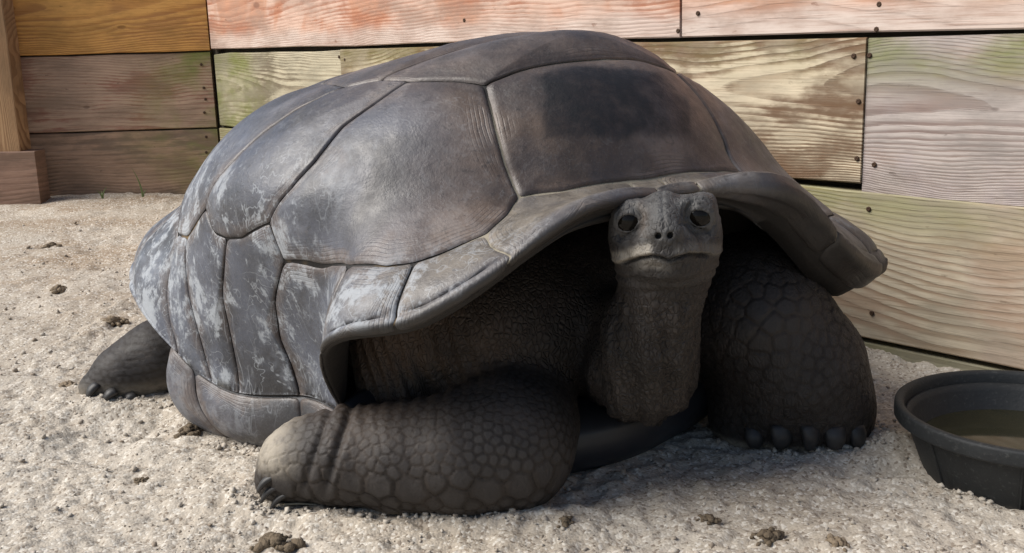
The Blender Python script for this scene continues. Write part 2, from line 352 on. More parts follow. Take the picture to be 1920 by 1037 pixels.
def on_right(px, py):                     # board coordinates on the angled fence
    v = fwd+right*(px-960)/F-up*(py-518.5)/F; nrm = np.array([-DIR[1], DIR[0]])
    t = ((CORNER-CAM[:2])@nrm)/(v[:2]@nrm); p = CAM+v*t
    return float((p[:2]-CORNER)@DIR), float(p[2])
def on_left(px, py):
    p = at(px, py, 4.1); return float(p[0]+2.35), float(p[2])
Lw = 1.244
M_backing = wood_mat('backing_wood', (.07, .06, .042), (.04, .032, .024), 3)
lf = tag(empty('wooden_fence', (-2.35, 4.1, 0)), 'weathered brown board fence with an orange top board, behind the post and block', 'fence')
wl = [wood_mat('plank_orange', (.62, .325, .095), (.34, .14, .035), 1.3, .02, 260, 2.6, (.34, .16, .06), .6, .8, ((-.1, .03, .015), (.3, -.05, .012))),
      wood_mat('plank_brown_red', (.42, .29, .205), (.19, .105, .072), 2.1, -.22, 100, 1, (.24, .10, .07), .8, .45, ((.12, -.05, .010),), 1., (.22, .60)),
      wood_mat('plank_brown_low', (.38, .25, .17), (.17, .10, .068), 4.4, .2, 110, 1.4, (.13, .10, .075), .7, .45, (), .9, (.15, .62), dirt=1.)]
plank(lf, 0, Lw-.002, .628, .915, wl[0], -.004, 0, (), 1)
plank(lf, .03, Lw-.004, .340, .622, wl[1], .002, 0, [on_left(*p) for p in ((377, 121), (382, 165), (385, 186), (383, 211))], 2)
plank(lf, 0, Lw-.003, .045, .334, wl[2], .006, 0, [on_left(*p) for p in ((386, 257), (386, 286))], 3)
for x in (.02, Lw-.12): mesh_obj('post', *plank_mesh(.09, 1.15, .09, 5, 2), M_backing, lf, smooth=False, loc=(x+.045, T+.055, .40))
mesh_obj('gap_backing', *plank_mesh(Lw-.03, .07, .03, 6), M_backing, lf, smooth=False, loc=(Lw/2, T+.018+.008, .625-.0))  # unseen strip added behind the board gap to keep it dark
mesh_obj('gap_backing', *plank_mesh(Lw-.03, .07, .03, 6), M_backing, lf, smooth=False, loc=(Lw/2, T+.018+.008, .337))

rf = tag(empty('wooden_fence', (CORNER[0], CORNER[1], 0), math.atan2(DIR[1], DIR[0])), 'long pale board fence with pink top boards, standing behind the tortoise and feed bowl', 'fence')
s640, s1278, s1618 = on_right(640, 120)[0], on_right(1278, 40)[0], on_right(1620, 200)[0]
END = s1618+2.4
pink = wood_mat('plank_pink', (.68, .475, .375), (.42, .20, .13), 5.2, .05, 240, 3.2, (.40, .155, .085), .8, .6, ((-.75, .0, .016), (-.42, .05, .014), (.25, .04, .010)), tint2=(.56, .27, .16), bleach=.7)
pink2 = wood_mat('plank_salmon', (.70, .475, .37), (.43, .215, .14), 7.9, -.26, 75, 1.2, (.50, .23, .12), .6, .85, ((-1.05, .02, .012),), tint2=(.60, .30, .17), bleach=.8)
r2a = wood_mat('plank_mossy', (.54, .485, .35), (.22, .165, .105), 3.7, .0, 300, 4, (.13, .10, .065), .85, .8, ((-.02, -.06, .012),), .85, (.06, -.20))
r2b = wood_mat('plank_cream', (.70, .595, .43), (.25, .14, .07), 6.3, .045, 330, -3.6, (.15, .082, .045), .92, 1.0, ((.10, -.02, .012),), .45, slo=.43)
r2c = wood_mat('plank_grey_pink', (.52, .455, .415), (.27, .20, .175), 9.1, .015, 560, 2.0, (.36, .27, .225), .65, 1., ((-.95, .02, .008), (-.75, .01, .008)), .9, tint2=(.50, .425, .415))
r3 = wood_mat('plank_buff', (.58, .50, .375), (.29, .205, .13), 8.2, -.20, 120, 1.5, (.37, .25, .17), .65, 1., (), .6, tint2=(.50, .40, .315))
r4 = wood_mat('plank_low_grey', (.40, .37, .27), (.22, .19, .13), 2.8, .25, 90, 1, (.25, .22, .16), .6, .6, (), .4)
sc = lambda *ps: [on_right(*p) for p in ps]
plank(rf, .012, s1278-.002, .632, .92, pink, -.004, 0, sc((873, 38), (1274, 58)), 11)
plank(rf, s1278+.002, END, .630, .92, pink2, -.002, 0, sc((1310, 25), (1650, 8), (1645, 55)), 12)
plank(rf, .014, s640-.002, .345, .616, r2a, .004, 0, sc((634, 107),), 13)
plank(rf, s640+.002, s1618-.0010, .343, .622, r2b, -.002, 0, sc((648, 112), (1178, 92), (1602, 105), (1611, 190), (1608, 297)), 14)
plank(rf, s1618+.0010, END, .326, .622, r2c, .003, 0, sc((1629, 104), (1638, 309)), 15)
plank(rf, .01, s640+.5, .04, .337, r3, .001, 0, (), 16)
plank(rf, s640+.504, END, .036, .330, r3, .0, .0, sc((1629, 392), (1635, 587)), 17)
plank(rf, .01, s640+.9, -.25, .030, r4, .004, 0, (), 18)
plank(rf, s640+.904, END, -.25, .026, r4, .005, 0, (), 19)
for x in (.02, s640-.05, s1278-.045, s1618-.045, s1618+1.2, END-.1): mesh_obj('post', *plank_mesh(.09, 1.15, .09, 5, 2), M_backing, rf, smooth=False, loc=(x+.045, T+.055, .40))
for z in (.626, .336, .033): mesh_obj('gap_backing', *plank_mesh(END-.04, .07, .03, 6), M_backing, rf, smooth=False, loc=(END/2, T+.018+.008, z))  # unseen strips added behind every gap so no daylight shows between boards

mesh_obj('post', *plank_mesh(1.15, .12, .12, 8, 2), M_backing, rf, smooth=False, loc=(-.035, T+.04, .40)).rotation_euler = (0, math.pi/2, 0)  # unseen post added behind the corner to seal out light leaking through
# post standing on a timber block in front of the left fence
pm = wood_mat('post_wood', (.48, .30, .16), (.24, .125, .06), 11.7, .0, 900, 2, (.27, .15, .075), .5, .9)
p0 = at(27, 200, 3.97); pb = at(22, 284, 3.97)[2]
V, Fc = plank_mesh(1.0-pb, .14, .09, 31)
po = mesh_obj('fence_post', V, Fc, pm, smooth=False, loc=(p0[0]-.068, 3.97+.046, (1.0+pb)/2)); po.rotation_euler = (0, math.pi/2, 0)
tag(po, 'upright orange-brown timber post resting on a short wooden block', 'post')
bm_ = wood_mat('block_wood', (.34, .215, .155), (.20, .11, .08), 13.1, .2, 90, 1, (.17, .115, .08), .6, .6)
b1 = at(70, 330, 3.96); V, Fc = plank_mesh(.42, pb+.02, .09, 33, 3)
tag(mesh_obj('timber_block', V, Fc, bm_, smooth=False, loc=(b1[0]-.21, 3.96+.045, pb/2-.010)), 'short reddish timber block half sunk in sand beneath the post', 'wood block')

# ================================================================== FEED BOWL
def lathe(prof, n=72):
    V = []; Fc = []
    for (r, z) in prof:
        for k in range(n): a = 2*math.pi*k/n; V.append((r*math.cos(a), r*math.sin(a), z))
    for i in range(len(prof)-1):
        for k in range(n): Fc.append((i*n+k, i*n+(k+1) % n, (i+1)*n+(k+1) % n, (i+1)*n+k))
    return np.array(V), Fc
def rubber_mat():
    m = NM('black_rubber'); c = m.obj(); n1 = m.noise(c, 18, 4, .6); n2 = m.noise(c, 160, 4, .65); sx = m.n('ShaderNodeSeparateXYZ', i_0=c)
    col = m.mix(n1, (.009, .010, .011), (.024, .027, .029))
    col = m.mix(m.math('MULTIPLY', m.ramp(n2, (.55, .72)), .4), col, (.085, .088, .085))
    lowm = m.math('MULTIPLY', m.ramp(m.math('ADD', sx.outputs[2], m.math('MULTIPLY', m.noise(c, 60, 3), .03)), (.018, .034, 1, 0)), .55)
    col = m.mix(lowm, col, (.30, .27, .22))
    return m.done(col, .62, m.bump(n2, .5, .0015), Specular_IOR_Level=.4)
M_rub = rubber_mat()
BC = np.array([.748, 1.468]); bz = gz(*BC)-.012
bowl = tag(empty('feed_bowl', (BC[0], BC[1], bz)), 'round black rubber feed bowl with thick rim standing on the sand by the fence', 'bowl')
V, Fc = lathe([(.0, .002), (.128, .0), (.136, .003), (.140, .010), (.1515, .040), (.163, .070), (.1705, .090), (.1710, .093)])
shell_ = lathe([(.0, .002), (.128, .0), (.136, .003), (.140, .010), (.1515, .040), (.163, .070), (.170, .091), (.172, .098), (.166, .098), (.160, .088), (.132, .016), (.122, .011), (0, .010)])
mesh_obj('body', *shell_, M_rub, bowl)
mesh_obj('rim', *lathe([(.1680, .0905), (.1830, .0925), (.1850, .0930), (.1860, .0945), (.1863, .0965), (.1863, .1110), (.1857, .1135), (.1840, .1150), (.1820, .1156), (.1760, .1154), (.1722, .1110), (.1715, .0985), (.1700, .0925), (.1680, .0905)]), M_rub, bowl)
for k in range(8):
    a = math.radians(-118+45*k); V = []
    for (r, z) in ((.1405, .008), (.152, .040), (.1635, .070), (.171, .0895)):
        for (da, dr) in ((-.022, 0), (-.014, .0022), (.014, .0022), (.022, 0)):
            V.append(((r+dr)*math.cos(a+da*.14/r*.5), (r+dr)*math.sin(a+da*.14/r*.5), z))
    mesh_obj('rib', V, [(i*4+j, i*4+j+1, i*4+j+5, i*4+j+4) for i in range(3) for j in range(3)], M_rub, bowl)
mw = NM('murky_water'); wc = mw.obj()
M_water = mw.done(mw.mix(mw.noise(wc, 14, 4, .6), (.016, .016, .009), (.040, .037, .020)), .06, mw.bump(mw.noise(wc, 10, 2), .05, .003), Specular_IOR_Level=.5)
V, Fc = lathe([(0, .0), (.06, .0), (.1485, .0)], 64)
tag(mesh_obj('water', V, Fc, M_water, loc=(BC[0], BC[1], bz+.060)), 'murky olive water filling the black rubber bowl', 'water', None, 'stuff')

# ================================================================== CLODS, SPRIGS, STRAW
def clod(px, py, size, label, mat=M_clod, seed=0, flat=.55):
    v = fwd+right*(px-960)/F-up*(py-518.5)/F; t = (0.012-CH)/v[2]; x, y = (CAM+v*t)[:2]
    for _ in range(4):
        t = (gz(x, y)-CH)/v[2]; x, y = (CAM+v*t)[:2]
    rg = np.random.default_rng(100+seed); n = 46; P = []
    for k in range(n):                     # a crumbly heap of little lumps
        u = rg.normal(size=2)*.5; hh = max(0., 1-np.hypot(*u)**1.4)*flat*rg.random()
        q = size*(.16+.30*rg.random()**1.5)
        W_ = ico*q*(1+.22*rg.normal(size=(12, 1)))*np.array([1.15, 1, .8])
        P.append(W_+np.array([u[0]*size*1.15, u[1]*size*.85, hh*size+q*.15]))
    o = mesh_obj('dirt_clod', np.concatenate(P), (icf[None]+12*np.arange(n)[:, None, None]).reshape(-1, 3), mat, smooth=False, loc=(x, y, gz(x, y))); o.rotation_euler = (0, 0, seed*1.3)
    tag(o, label, 'clod', 'dark clods of dirt on the sand'); return o

# ================================================================== GIANT TORTOISE
G=np.array([-0.0161,1.7970,0.5277,0.1419,0.6403,0.9879,1.0258,1.2118,1.2806,1.0544,0.8672,0.4398,0.4960,0.5593,0.5478,0.3989,0.3852,0.4964,0.6507,0.7111,0.7257,0.4412,0.4359,0.3214,0.2667,0.1132,0.0960,0.0930,0.2155,0.2421,0.2070,0.0124,-0.0262,0.5419,-0.1353,-0.0064,-0.0010,0.0017,0.2421,0.0462,0.0303,0.0040,-0.0093])
RB=np.array([[-0.031,1.516,0.581,-0.003,-0.005,-0.023],
 [0.262,1.687,0.572,-0.007,0.003,0.014],
 [0.011,1.395,0.434,0.003,0.003,0.012],
 [0.340,1.587,0.424,0.007,0.000,0.001],
 [-0.140,1.555,0.584,-0.000,0.005,0.022],
 [-0.341,1.491,0.393,0.002,-0.000,-0.002],
 [-0.430,1.572,0.358,0.003,0.000,0.000],
 [-0.326,1.493,0.339,-0.004,-0.000,-0.001],
 [-0.481,1.636,0.390,-0.003,0.000,0.000],
 [-0.093,1.311,0.378,0.002,-0.003,-0.014],
 [0.212,1.414,0.436,-0.021,-0.001,-0.004],
 [0.154,1.364,0.442,0.004,-0.004,-0.016],
 [0.110,1.326,0.441,0.005,0.001,0.006],
 [0.069,1.302,0.428,-0.006,0.005,0.021],
 [0.028,1.280,0.405,-0.002,0.000,0.002],
 [-0.007,1.265,0.381,0.014,-0.006,-0.026],
 [-0.069,1.249,0.342,-0.011,0.001,0.005],
 [-0.142,1.249,0.312,-0.002,0.006,0.028],
 [-0.224,1.284,0.286,0.003,-0.003,-0.012],
 [0.326,1.457,0.437,-0.005,-0.003,-0.015],
 [0.392,1.490,0.418,0.051,0.008,0.034],
 [0.457,1.535,0.369,0.065,0.016,0.073],
 [0.543,1.664,0.286,0.126,0.010,0.044],
 [-0.258,1.486,0.118,-0.001,-0.001,-0.003],
 [-0.340,1.582,0.105,0.002,0.002,0.008],
 [-0.444,1.635,0.097,0.004,0.002,0.008],
 [-0.505,1.677,0.113,-0.003,-0.003,-0.014],
 [-0.669,1.901,0.246,-0.034,0.005,0.022],
 [-0.565,1.834,0.404,0.050,-0.009,-0.041],
 [-0.524,1.825,0.443,-0.021,0.004,0.017],
 [-0.404,1.796,0.527,-0.014,0.005,0.021],
 [-0.285,1.766,0.580,0.002,0.001,0.004],
 [-0.187,1.742,0.609,0.006,-0.005,-0.022],
 [-0.153,1.733,0.617,0.002,-0.002,-0.010],
 [-0.120,1.725,0.623,-0.001,-0.000,-0.002],
 [-0.054,1.698,0.632,-0.003,0.003,0.012],
 [0.074,1.676,0.638,0.001,0.001,0.004],
 [0.116,1.693,0.635,0.003,0.001,0.002],
 [0.220,1.735,0.605,0.009,0.002,0.007],
 [0.278,1.759,0.573,-0.014,-0.005,-0.024],
 [0.314,1.773,0.548,-0.012,-0.003,-0.015],
 [0.331,1.780,0.533,0.019,0.004,0.020],
 [0.489,1.569,0.343,-0.092,-0.014,-0.062],
 [0.489,1.569,0.343,-0.110,-0.017,-0.075]])

AK = np.radians([0, 20, 40, 55, 68, 85, 105, 125, 150, 180])
RB = np.concatenate([RB, [[.415, 1.60, .36, .016, .006, .007], [.52, 1.74, .29, .0, .0, .008]]])      # left shoulder of the rim stands higher
RC, RW = RB[:, :3], RB[:, 3:]
def evenspline(k, x):
    A = np.concatenate([-AK[::-1][:-1], AK, 2*np.pi-AK[::-1][1:]]); Vv = np.concatenate([k[::-1][:-1], k, k[::-1][1:]])
    x = np.abs((x+np.pi) % (2*np.pi)-np.pi)
    i = np.clip(np.searchsorted(A, x, side='right')-1, 1, len(A)-3); x0, x1 = A[i], A[i+1]; h = x1-x0; t = (x-x0)/h
    m0 = (Vv[i+1]-Vv[i-1])/(A[i+1]-A[i-1])*h; m1 = (Vv[i+2]-Vv[i])/(A[i+2]-A[i])*h; t2 = t*t; t3 = t2*t
    return (2*t3-3*t2+1)*Vv[i]+(t3-2*t2+t)*m0+(-2*t3+3*t2)*Vv[i+1]+(t3-t2)*m1
def cosser(k, a): return sum(k[j]*np.cos(j*a) for j in range(5))
TF = np.array([math.sin(G[2]), -math.cos(G[2])]); TL = np.array([math.cos(G[2]), math.sin(G[2])])     # forward and left in plan
def dome(p, q):                           # carapace surface: p forward, q to the right flank, radius 1 = rim
    cx, cy, psi, xa, za = G[:5]; rho = G[11:21]; z = G[21:31]; pit, rol = G[31:33]
    r = np.hypot(p, q); a = np.arctan2(q, p); b = np.clip((r-.62)/.38, 0, 1); b = b*b*(3-2*b)
    R = evenspline(rho, a)*b+(1-b)*cosser(G[33:38], a); Z = evenspline(z, a)*b+(1-b)*cosser(G[38:43], a)
    c = np.cos(a); wf = np.clip(c, 0, 1)**2; wr = np.clip(-c, 0, 1)**2; ws = 1-wf-wr
    e1 = G[5]*wf+G[6]*ws+G[7]*wr; e2 = G[8]*wf+G[9]*ws+G[10]*wr
    th = np.clip(r, 1e-6, 1)*np.pi/2; h = np.sin(th)**e1; v = np.maximum(np.cos(th), 1e-9)**e2
    x = xa+(R*np.cos(a)-xa)*h; y = -R*np.sin(a)*h; zz = Z+(za-Z)*v
    x, zz = x*np.cos(pit)+zz*np.sin(pit), -x*np.sin(pit)+zz*np.cos(pit)
    y, zz = y*np.cos(rol)-zz*np.sin(rol), y*np.sin(rol)+zz*np.cos(rol)
    P = np.stack([cx+x*TF[0]+y*TL[0], cy+x*TF[1]+y*TL[1], zz], -1)
    d2 = ((P[..., None, :]-RC)**2).sum(-1)
    return P+np.exp(-d2/(2*.17**2))@RW
def lip_t(a):                             # thickness of the rolled rim
    d = np.degrees(a); A = np.abs(d)
    t = np.where(d < 0, .060, .018)*sstep(62, 40, A)+.011
    t = np.where(A < 22, .030+(t-.030)*sstep(4, 22, A), t)
    t = t+.016*sstep(112, 135, A)
    return t*(1-.75*sstep(62, 72, A)*sstep(122, 110, A))
def surf(p, q):
    r = np.hypot(p, q); a = np.arctan2(q, p); k = np.maximum(r, 1.)
    P = dome(p/k, q/k)
    A_ = np.abs(np.degrees(a)); pin = .024*np.exp(-((np.minimum(r, 1)-.83)/.075)**2)*sstep(110, 124, A_)      # rear marginals flare out below a shallow waist
    P[..., 0] -= pin*(np.cos(a)*TF[0]-np.sin(a)*TL[0]); P[..., 1] -= pin*(np.cos(a)*TF[1]-np.sin(a)*TL[1])
    t = np.clip((r-1)/.25, 0, 1.); th = lip_t(a)
    o = np.cos(a)[..., None]*TF-np.sin(a)[..., None]*TL
    out = th*(.42*np.sin(t*np.pi)-.55*t*t)
    P = P.copy(); P[..., :2] += o*out[..., None]; P[..., 2] -= th*(t**1.25)
    # ridges along the thick lip
    P[..., 2] += np.where(r > 1, .0024*np.sin(t*22)*sstep(.03, .05, th)*(a < 0), 0)
    return P
def nrm_of(fn, p, q, e=.004):
    du = fn(p+e, q)-fn(p-e, q); dv = fn(p, q+e)-fn(p, q-e)
    n = np.cross(dv, du); return n/np.maximum(np.linalg.norm(n, axis=-1, keepdims=True), 1e-9)
ORG = np.array([G[0], G[1], 0.])
tort = tag(empty('giant_tortoise', tuple(ORG)), 'giant grey-brown tortoise with domed shell resting on the sand, head raised to the viewer', 'tortoise')
def polar(r, a): a = math.radians(a); return (r*math.cos(a), r*math.sin(a))

# ---- carapace under-layer: outer shell just below the scutes, rolled rim, dark inside
na = 240; aa = np.linspace(-np.pi, np.pi, na, endpoint=False)
rings = []; ins = []
for r in list(np.linspace(.004, 1, 46))+list(np.linspace(1.02, 1.25, 9)):
    p, q = r*np.cos(aa), r*np.sin(aa)
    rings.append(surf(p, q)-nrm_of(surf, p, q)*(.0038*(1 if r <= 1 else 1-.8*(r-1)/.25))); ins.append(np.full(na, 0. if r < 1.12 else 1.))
edge = rings[-1]
for s_ in np.linspace(.06, 1, 16):
    r = 1-s_*.97; p, q = r*np.cos(aa), r*np.sin(aa)
    tgt = surf(p, q)-nrm_of(surf, p, q)*.04; k = sstep(0, .35, s_)
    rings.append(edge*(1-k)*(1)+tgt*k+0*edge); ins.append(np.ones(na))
V = np.concatenate(rings)-ORG; nr = len(rings)
I = np.arange(nr*na).reshape(nr, na)
Q = np.stack([I[:-1], np.roll(I[:-1], -1, 1), np.roll(I[1:], -1, 1), I[1:]], -1).reshape(-1, 4)
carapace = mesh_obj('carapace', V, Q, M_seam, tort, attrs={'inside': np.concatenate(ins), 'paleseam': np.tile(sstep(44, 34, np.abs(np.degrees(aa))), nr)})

def in_poly(p, q, poly):
    c = np.zeros(p.shape, bool); n = len(poly)
    for i in range(n):
        (x0, y0), (x1, y1) = poly[i], poly[(i+1) % n]
        c ^= ((y0 > q) != (y1 > q)) & (p < (x1-x0)*(q-y0)/(y1-y0+1e-12)+x0)
    return c
TS = np.array([0, .10, .2, .3, .4, .5, .6, .69, .77, .84, .89, .925, .95, .968, .982, .992, 1.0])
PATCH = [(.30,.16),(.288,.083),(.323,-.04),(.33,-.168),(.444,-.207),(.564,-.172),(.563,.049),(.498,.222)]
def scute(poly, kind, fn=surf, polarint=False, bulge=.010, mat=M_shell, name='scute', parent=None, per=13, gap=.0013, smooth=1, edge_depth=.0046, edge_w=.0024):
    pts = []
    n = len(poly)
    for i in range(n):
        (r0_, a0), (r1_, a1) = poly[i], poly[(i+1) % n]
        for k in range(per):
            t = k/per
            if polarint: rr, ad = r0_+(r1_-r0_)*t, a0+(a1-a0)*t; pts.append(polar(rr, ad) if fn is surf else (rr, ad))
            else:
                x0, y0 = polar(r0_, a0); x1, y1 = polar(r1_, a1); pts.append((x0+(x1-x0)*t, y0+(y1-y0)*t))
    B = np.array(pts)
    for _ in range(smooth): B = B*.5+.25*(np.roll(B, 1, 0)+np.roll(B, -1, 0))
    if fn is surf:
        P3 = np.concatenate([B, np.zeros((len(B), 1))], 1)
        B = B+.006*np.stack([noise(P3, 9, 3), noise(P3, 9, 41)], -1)*(np.hypot(B[:, 0], B[:, 1])[:, None] < .97)
    c = B.mean(0) if not polarint else (B.max(0)+B.min(0))/2 if fn is not surf else B.mean(0)
    Bw = fn(B[:, 0], B[:, 1]); cw = fn(np.array([c[0]]), np.array([c[1]]))[0]
    D = np.linalg.norm(Bw-cw, axis=1); D = np.maximum(D, .01)
    g = gap*(1+.5*noise(Bw, 60)); m = len(B)
    V = []; ring = []; pq = []
    for t in TS:
        te = t*(1-g/D)
        pp = c[0]+(B[:, 0]-c[0])*te; qq = c[1]+(B[:, 1]-c[1])*te
        if t == 0: pp, qq = pp[:1], qq[:1]
        de = (1-te)*D if t > 0 else D[:1]*0+D.mean()
        W_ = fn(pp, qq); nn = nrm_of(fn, pp, qq)
        if fn is not surf: nn = nn*np.sign(((W_-ORG-np.array([0, 0, .05]))*nn).sum(-1, keepdims=True))
        h = bulge*(1-t*t)-edge_depth*np.exp(-de/edge_w)+.0007*noise(W_, 45)+.0016*noise(W_, 14)
        if kind in 'VC': h = h+.00045*np.sin(t*60+2*noise(W_, 8))*sstep(.3, .8, t)
        V.append(W_+nn*h[:, None]); ring.append(np.clip(1-de/.085, 0, 1)); pq.append(np.stack([pp, qq], -1))
    V = np.concatenate(V); ring = np.concatenate(ring); pq = np.concatenate(pq)
    Fc = [(0, 1+j, 1+(j+1) % m) for j in range(m)]
    for i in range(len(TS)-2):
        a = 1+i*m
        for j in range(m): Fc.append((a+j, a+m+j, a+m+(j+1) % m, a+(j+1) % m))
    # consistent outward winding
    f0 = Fc[len(Fc)//2 if fn is surf else -1]; n0 = np.cross(V[f0[1]]-V[f0[0]], V[f0[2]]-V[f0[0]]); nref = nn[-1] if fn is not surf else nrm_of(fn, np.array([c[0]]), np.array([c[1]]))[0]
    if n0@nref < 0: Fc = [f[::-1] for f in Fc]
    if fn is surf:
        r = np.hypot(pq[:, 0], pq[:, 1]); ad = np.degrees(np.arctan2(pq[:, 1], pq[:, 0])); A = np.abs(ad)
        sc_ = np.clip(sstep(.52, .74, r)*sstep(58, 82, A)+.75*sstep(.78, .9, r)*sstep(20, 45, A)+.10, 0, 1)
        if kind == 'V': sc_ *= .35
        br = np.clip(sstep(66, 34, A)*.85+sstep(.55, .28, r)*.8+.15, 0, 1)
        if kind == 'M': br = br*.35
        pa_ = np.zeros(len(V)); tan_ = (sstep(62, 34, A)*.9*(.35+.65*sstep(.99, .90, r)) if kind == 'M' else np.zeros(len(V))); rim_dark = sstep(1.035, 1.10, r)*sstep(118, 60, A) if kind == 'M' else np.zeros(len(V))
        rim_dark = np.where(ad < 0, (.72*sstep(.80, .90, r)+.28*sstep(.97, 1.04, r))*sstep(118, 80, A)*sstep(9, 18, A), rim_dark); tan_ = np.where(ad < -14, tan_*.35, tan_) if kind == 'M' else rim_dark  # near-black tone below the lip; on the left from the upper crest outward
        if kind == 'V':
            ip = in_poly(pq[:, 0], pq[:, 1], PATCH)
            pa_ = np.where(ip, 1., 0.)
            # soften by distance to the outline
            seg = np.array(PATCH); s1 = np.roll(seg, -1, 0); dmin = np.full(len(V), 9.)
            for (a_, b_) in zip(seg, s1):
                tt = np.clip(((pq-a_)@(b_-a_))/((b_-a_)@(b_-a_)), 0, 1); dmin = np.minimum(dmin, np.hypot(*(pq-a_-tt[:, None]*(b_-a_)).T))
            pa_ = np.clip(.5+np.where(ip, 1, -1)*dmin/.06, 0, 1)
    else:
        sc_ = np.full(len(V), .25); br = np.full(len(V), .25); pa_ = np.zeros(len(V)); tan_ = rim_dark = pa_
    return mesh_obj(name, V-ORG, Fc, mat, parent or carapace, attrs={'ring': ring, 'scuff': sc_, 'patch': pa_, 'brown': br, 'tan': tan_, 'under': rim_dark})
def pol(p, q): return (math.hypot(p, q), math.degrees(math.atan2(q, p)))
J1, J5 = (.355, 46.5), (.335, 74.7); K23 = pol(.005, .325); K33 = (.36, 98); K34 = pol(-.22, .315); K44 = pol(-.36, .335); K45 = pol(-.50, .285); K5 = pol(-.72, .30)
mir = lambda L: [(r, -a) for (r, a) in L][::-1]
V1r = [(.69, 0), (.685, 10), (.70, 20), (.705, 29), (.60, 33), (.50, 37), J1, (.29, 33), (.262, 14)]
scute(V1r+[(.26, 0)]+[(r, -a) for r, a in V1r[1:]][::-1], 'V', bulge=.012, gap=.0024, edge_w=.0045)
def vert(front, side, back): return [(*front,)]+side+[(*back,)]+[(r, -a) for r, a in side][::-1]
scute(vert((.26, 0), [(.262, 14), (.29, 33), J1, (.335, 58), J5, K23, pol(-.02, .16)], pol(-.035, 0)), 'V', bulge=.013)
scute(vert(pol(-.035, 0), [pol(-.02, .16), K23, K33, K34, pol(-.26, .16)], pol(-.27, 0)), 'V', bulge=.014)
scute(vert(pol(-.27, 0), [pol(-.26, .16), K34, K44, K45, pol(-.52, .14)], pol(-.53, 0)), 'V', bulge=.014)
scute(vert(pol(-.53, 0), [pol(-.52, .14), K45, K5, pol(-.78, .15)], pol(-.79, 0)), 'V', bulge=.014)
C1 = [J1, (.335, 58), J5, (.42, 75), (.49, 76), (.58, 75), (.64, 76), (.71, 80), (.74, 79), (.77, 78), (.78, 64), (.815, 56), (.84, 48), (.838, 44), (.83, 41), (.81, 34), (.76, 31), (.705, 29), (.60, 33), (.50, 37)]
C2 = [J5, K23, K33, (.46, 99), (.60, 99), (.70, 101), (.74, 97), (.745, 93), (.74, 88), (.71, 80), (.64, 76), (.58, 75), (.49, 76), (.42, 75)]
C3 = [K33, K34, K44, pol(-.47, .45), (.80, 131), (.80, 117), (.77, 110), (.70, 101), (.60, 99), (.46, 99)]
C4 = [K44, K45, K5, pol(-.66, .45), (.80, 131), pol(-.47, .45)]
for Cc, bl in ((C1, .014), (C2, .012), (C3, .012), (C4, .012)):
    scute(Cc, 'C', bulge=bl*.6); scute(mir(Cc), 'C', bulge=bl*.6)
E_ = 1.21
NU = [(.69, 0), (.69, 3.5), (1.0, 4), (1.13, 4), (1.13, -4), (1.0, -4), (.69, -3.5)]
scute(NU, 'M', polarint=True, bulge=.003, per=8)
MS = [([(.69, 3.5), (.685, 10), (.70, 20), (.705, 29), (.76, 31), (.81, 34)], [(1.0, 30), (E_, 30), (E_, 17), (E_, 4.2), (1.0, 4)]),
      ([(.81, 34), (.83, 41), (.838, 44)], [(1.0, 44), (E_, 44), (E_, 37), (E_, 30), (1.0, 30)]),
      ([(.838, 44), (.84, 48), (.815, 56)], [(1.0, 57), (E_, 57), (E_, 50), (E_, 44), (1.0, 44)]),
      ([(.815, 56), (.78, 64), (.77, 78)], [(.84, 85), (.90, 88), (1.0, 87), (1.12, 87), (1.12, 72), (E_, 62), (E_, 57), (1.0, 57)]),
      ([(.77, 78), (.74, 79), (.71, 80), (.74, 88), (.745, 93)], [(.84, 99), (1.0, 100), (1.12, 100), (1.12, 87), (1.0, 87), (.90, 88), (.84, 85)]),
      ([(.745, 93), (.74, 97), (.70, 101), (.77, 110)], [(.87, 109), (1.0, 105.5), (1.12, 105.5), (1.12, 100), (1.0, 100), (.84, 99)]),
      ([(.77, 110), (.80, 117)], [(.90, 115), (1.0, 112), (1.15, 112), (1.12, 105.5), (1.0, 105.5), (.87, 109)]),
      ([(.80, 117), (.80, 131)], [(.92, 128), (1.0, 126), (E_, 126), (1.15, 112), (1.0, 112), (.90, 115)]),
      ([(.80, 131), pol(-.66, .45)], [(1.0, 144), (E_, 144), (E_, 135), (E_, 126), (1.0, 126), (.92, 128)]),
      ([pol(-.66, .45), K5], [(1.0, 161), (E_, 161), (E_, 152), (E_, 144), (1.0, 144)]),
      ([K5, pol(-.78, .15), (.79, 179.9)], [(1.0, 179.9), (E_, 179.9), (E_, 170), (E_, 161), (1.0, 161)])]
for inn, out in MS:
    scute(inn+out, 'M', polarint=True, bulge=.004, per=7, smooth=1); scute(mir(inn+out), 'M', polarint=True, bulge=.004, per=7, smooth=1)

# ---- plastron and bridge (the shell's belly side)
def pl_surf(t, ad):                       # t 0 = floor, 1 = up against the marginals
    a = np.radians(ad); A = np.abs(ad)
    wb = sstep(56, 68, A)*sstep(128, 112, A)
    rim = dome(np.cos(a), np.sin(a))
    rp = .335+.06*sstep(20, 70, A)+.12*sstep(110, 170, A); zt = .075+.03*sstep(110, 150, A)
    base = np.stack([G[0]+rp*(np.cos(a)*TF[0]-np.sin(a)*TL[0]), G[1]+rp*(np.cos(a)*TF[1]-np.sin(a)*TL[1]), zt], -1)
    top = base*(1-wb[..., None])+(rim-np.array([0, 0, .003]))*wb[..., None]
    c = np.array([G[0], G[1], 0]); k = np.clip(t, 0, 1)
    rad = .90+.10*np.sin(np.clip(k*1.25, 0, 1)*np.pi/2)+.025*np.sin(np.pi*k)
    P = c+(top-c)*rad[..., None]; P[..., 2] = -.006+(top[..., 2]+.006)*(1-np.cos(k*np.pi/2))**.75
    return P
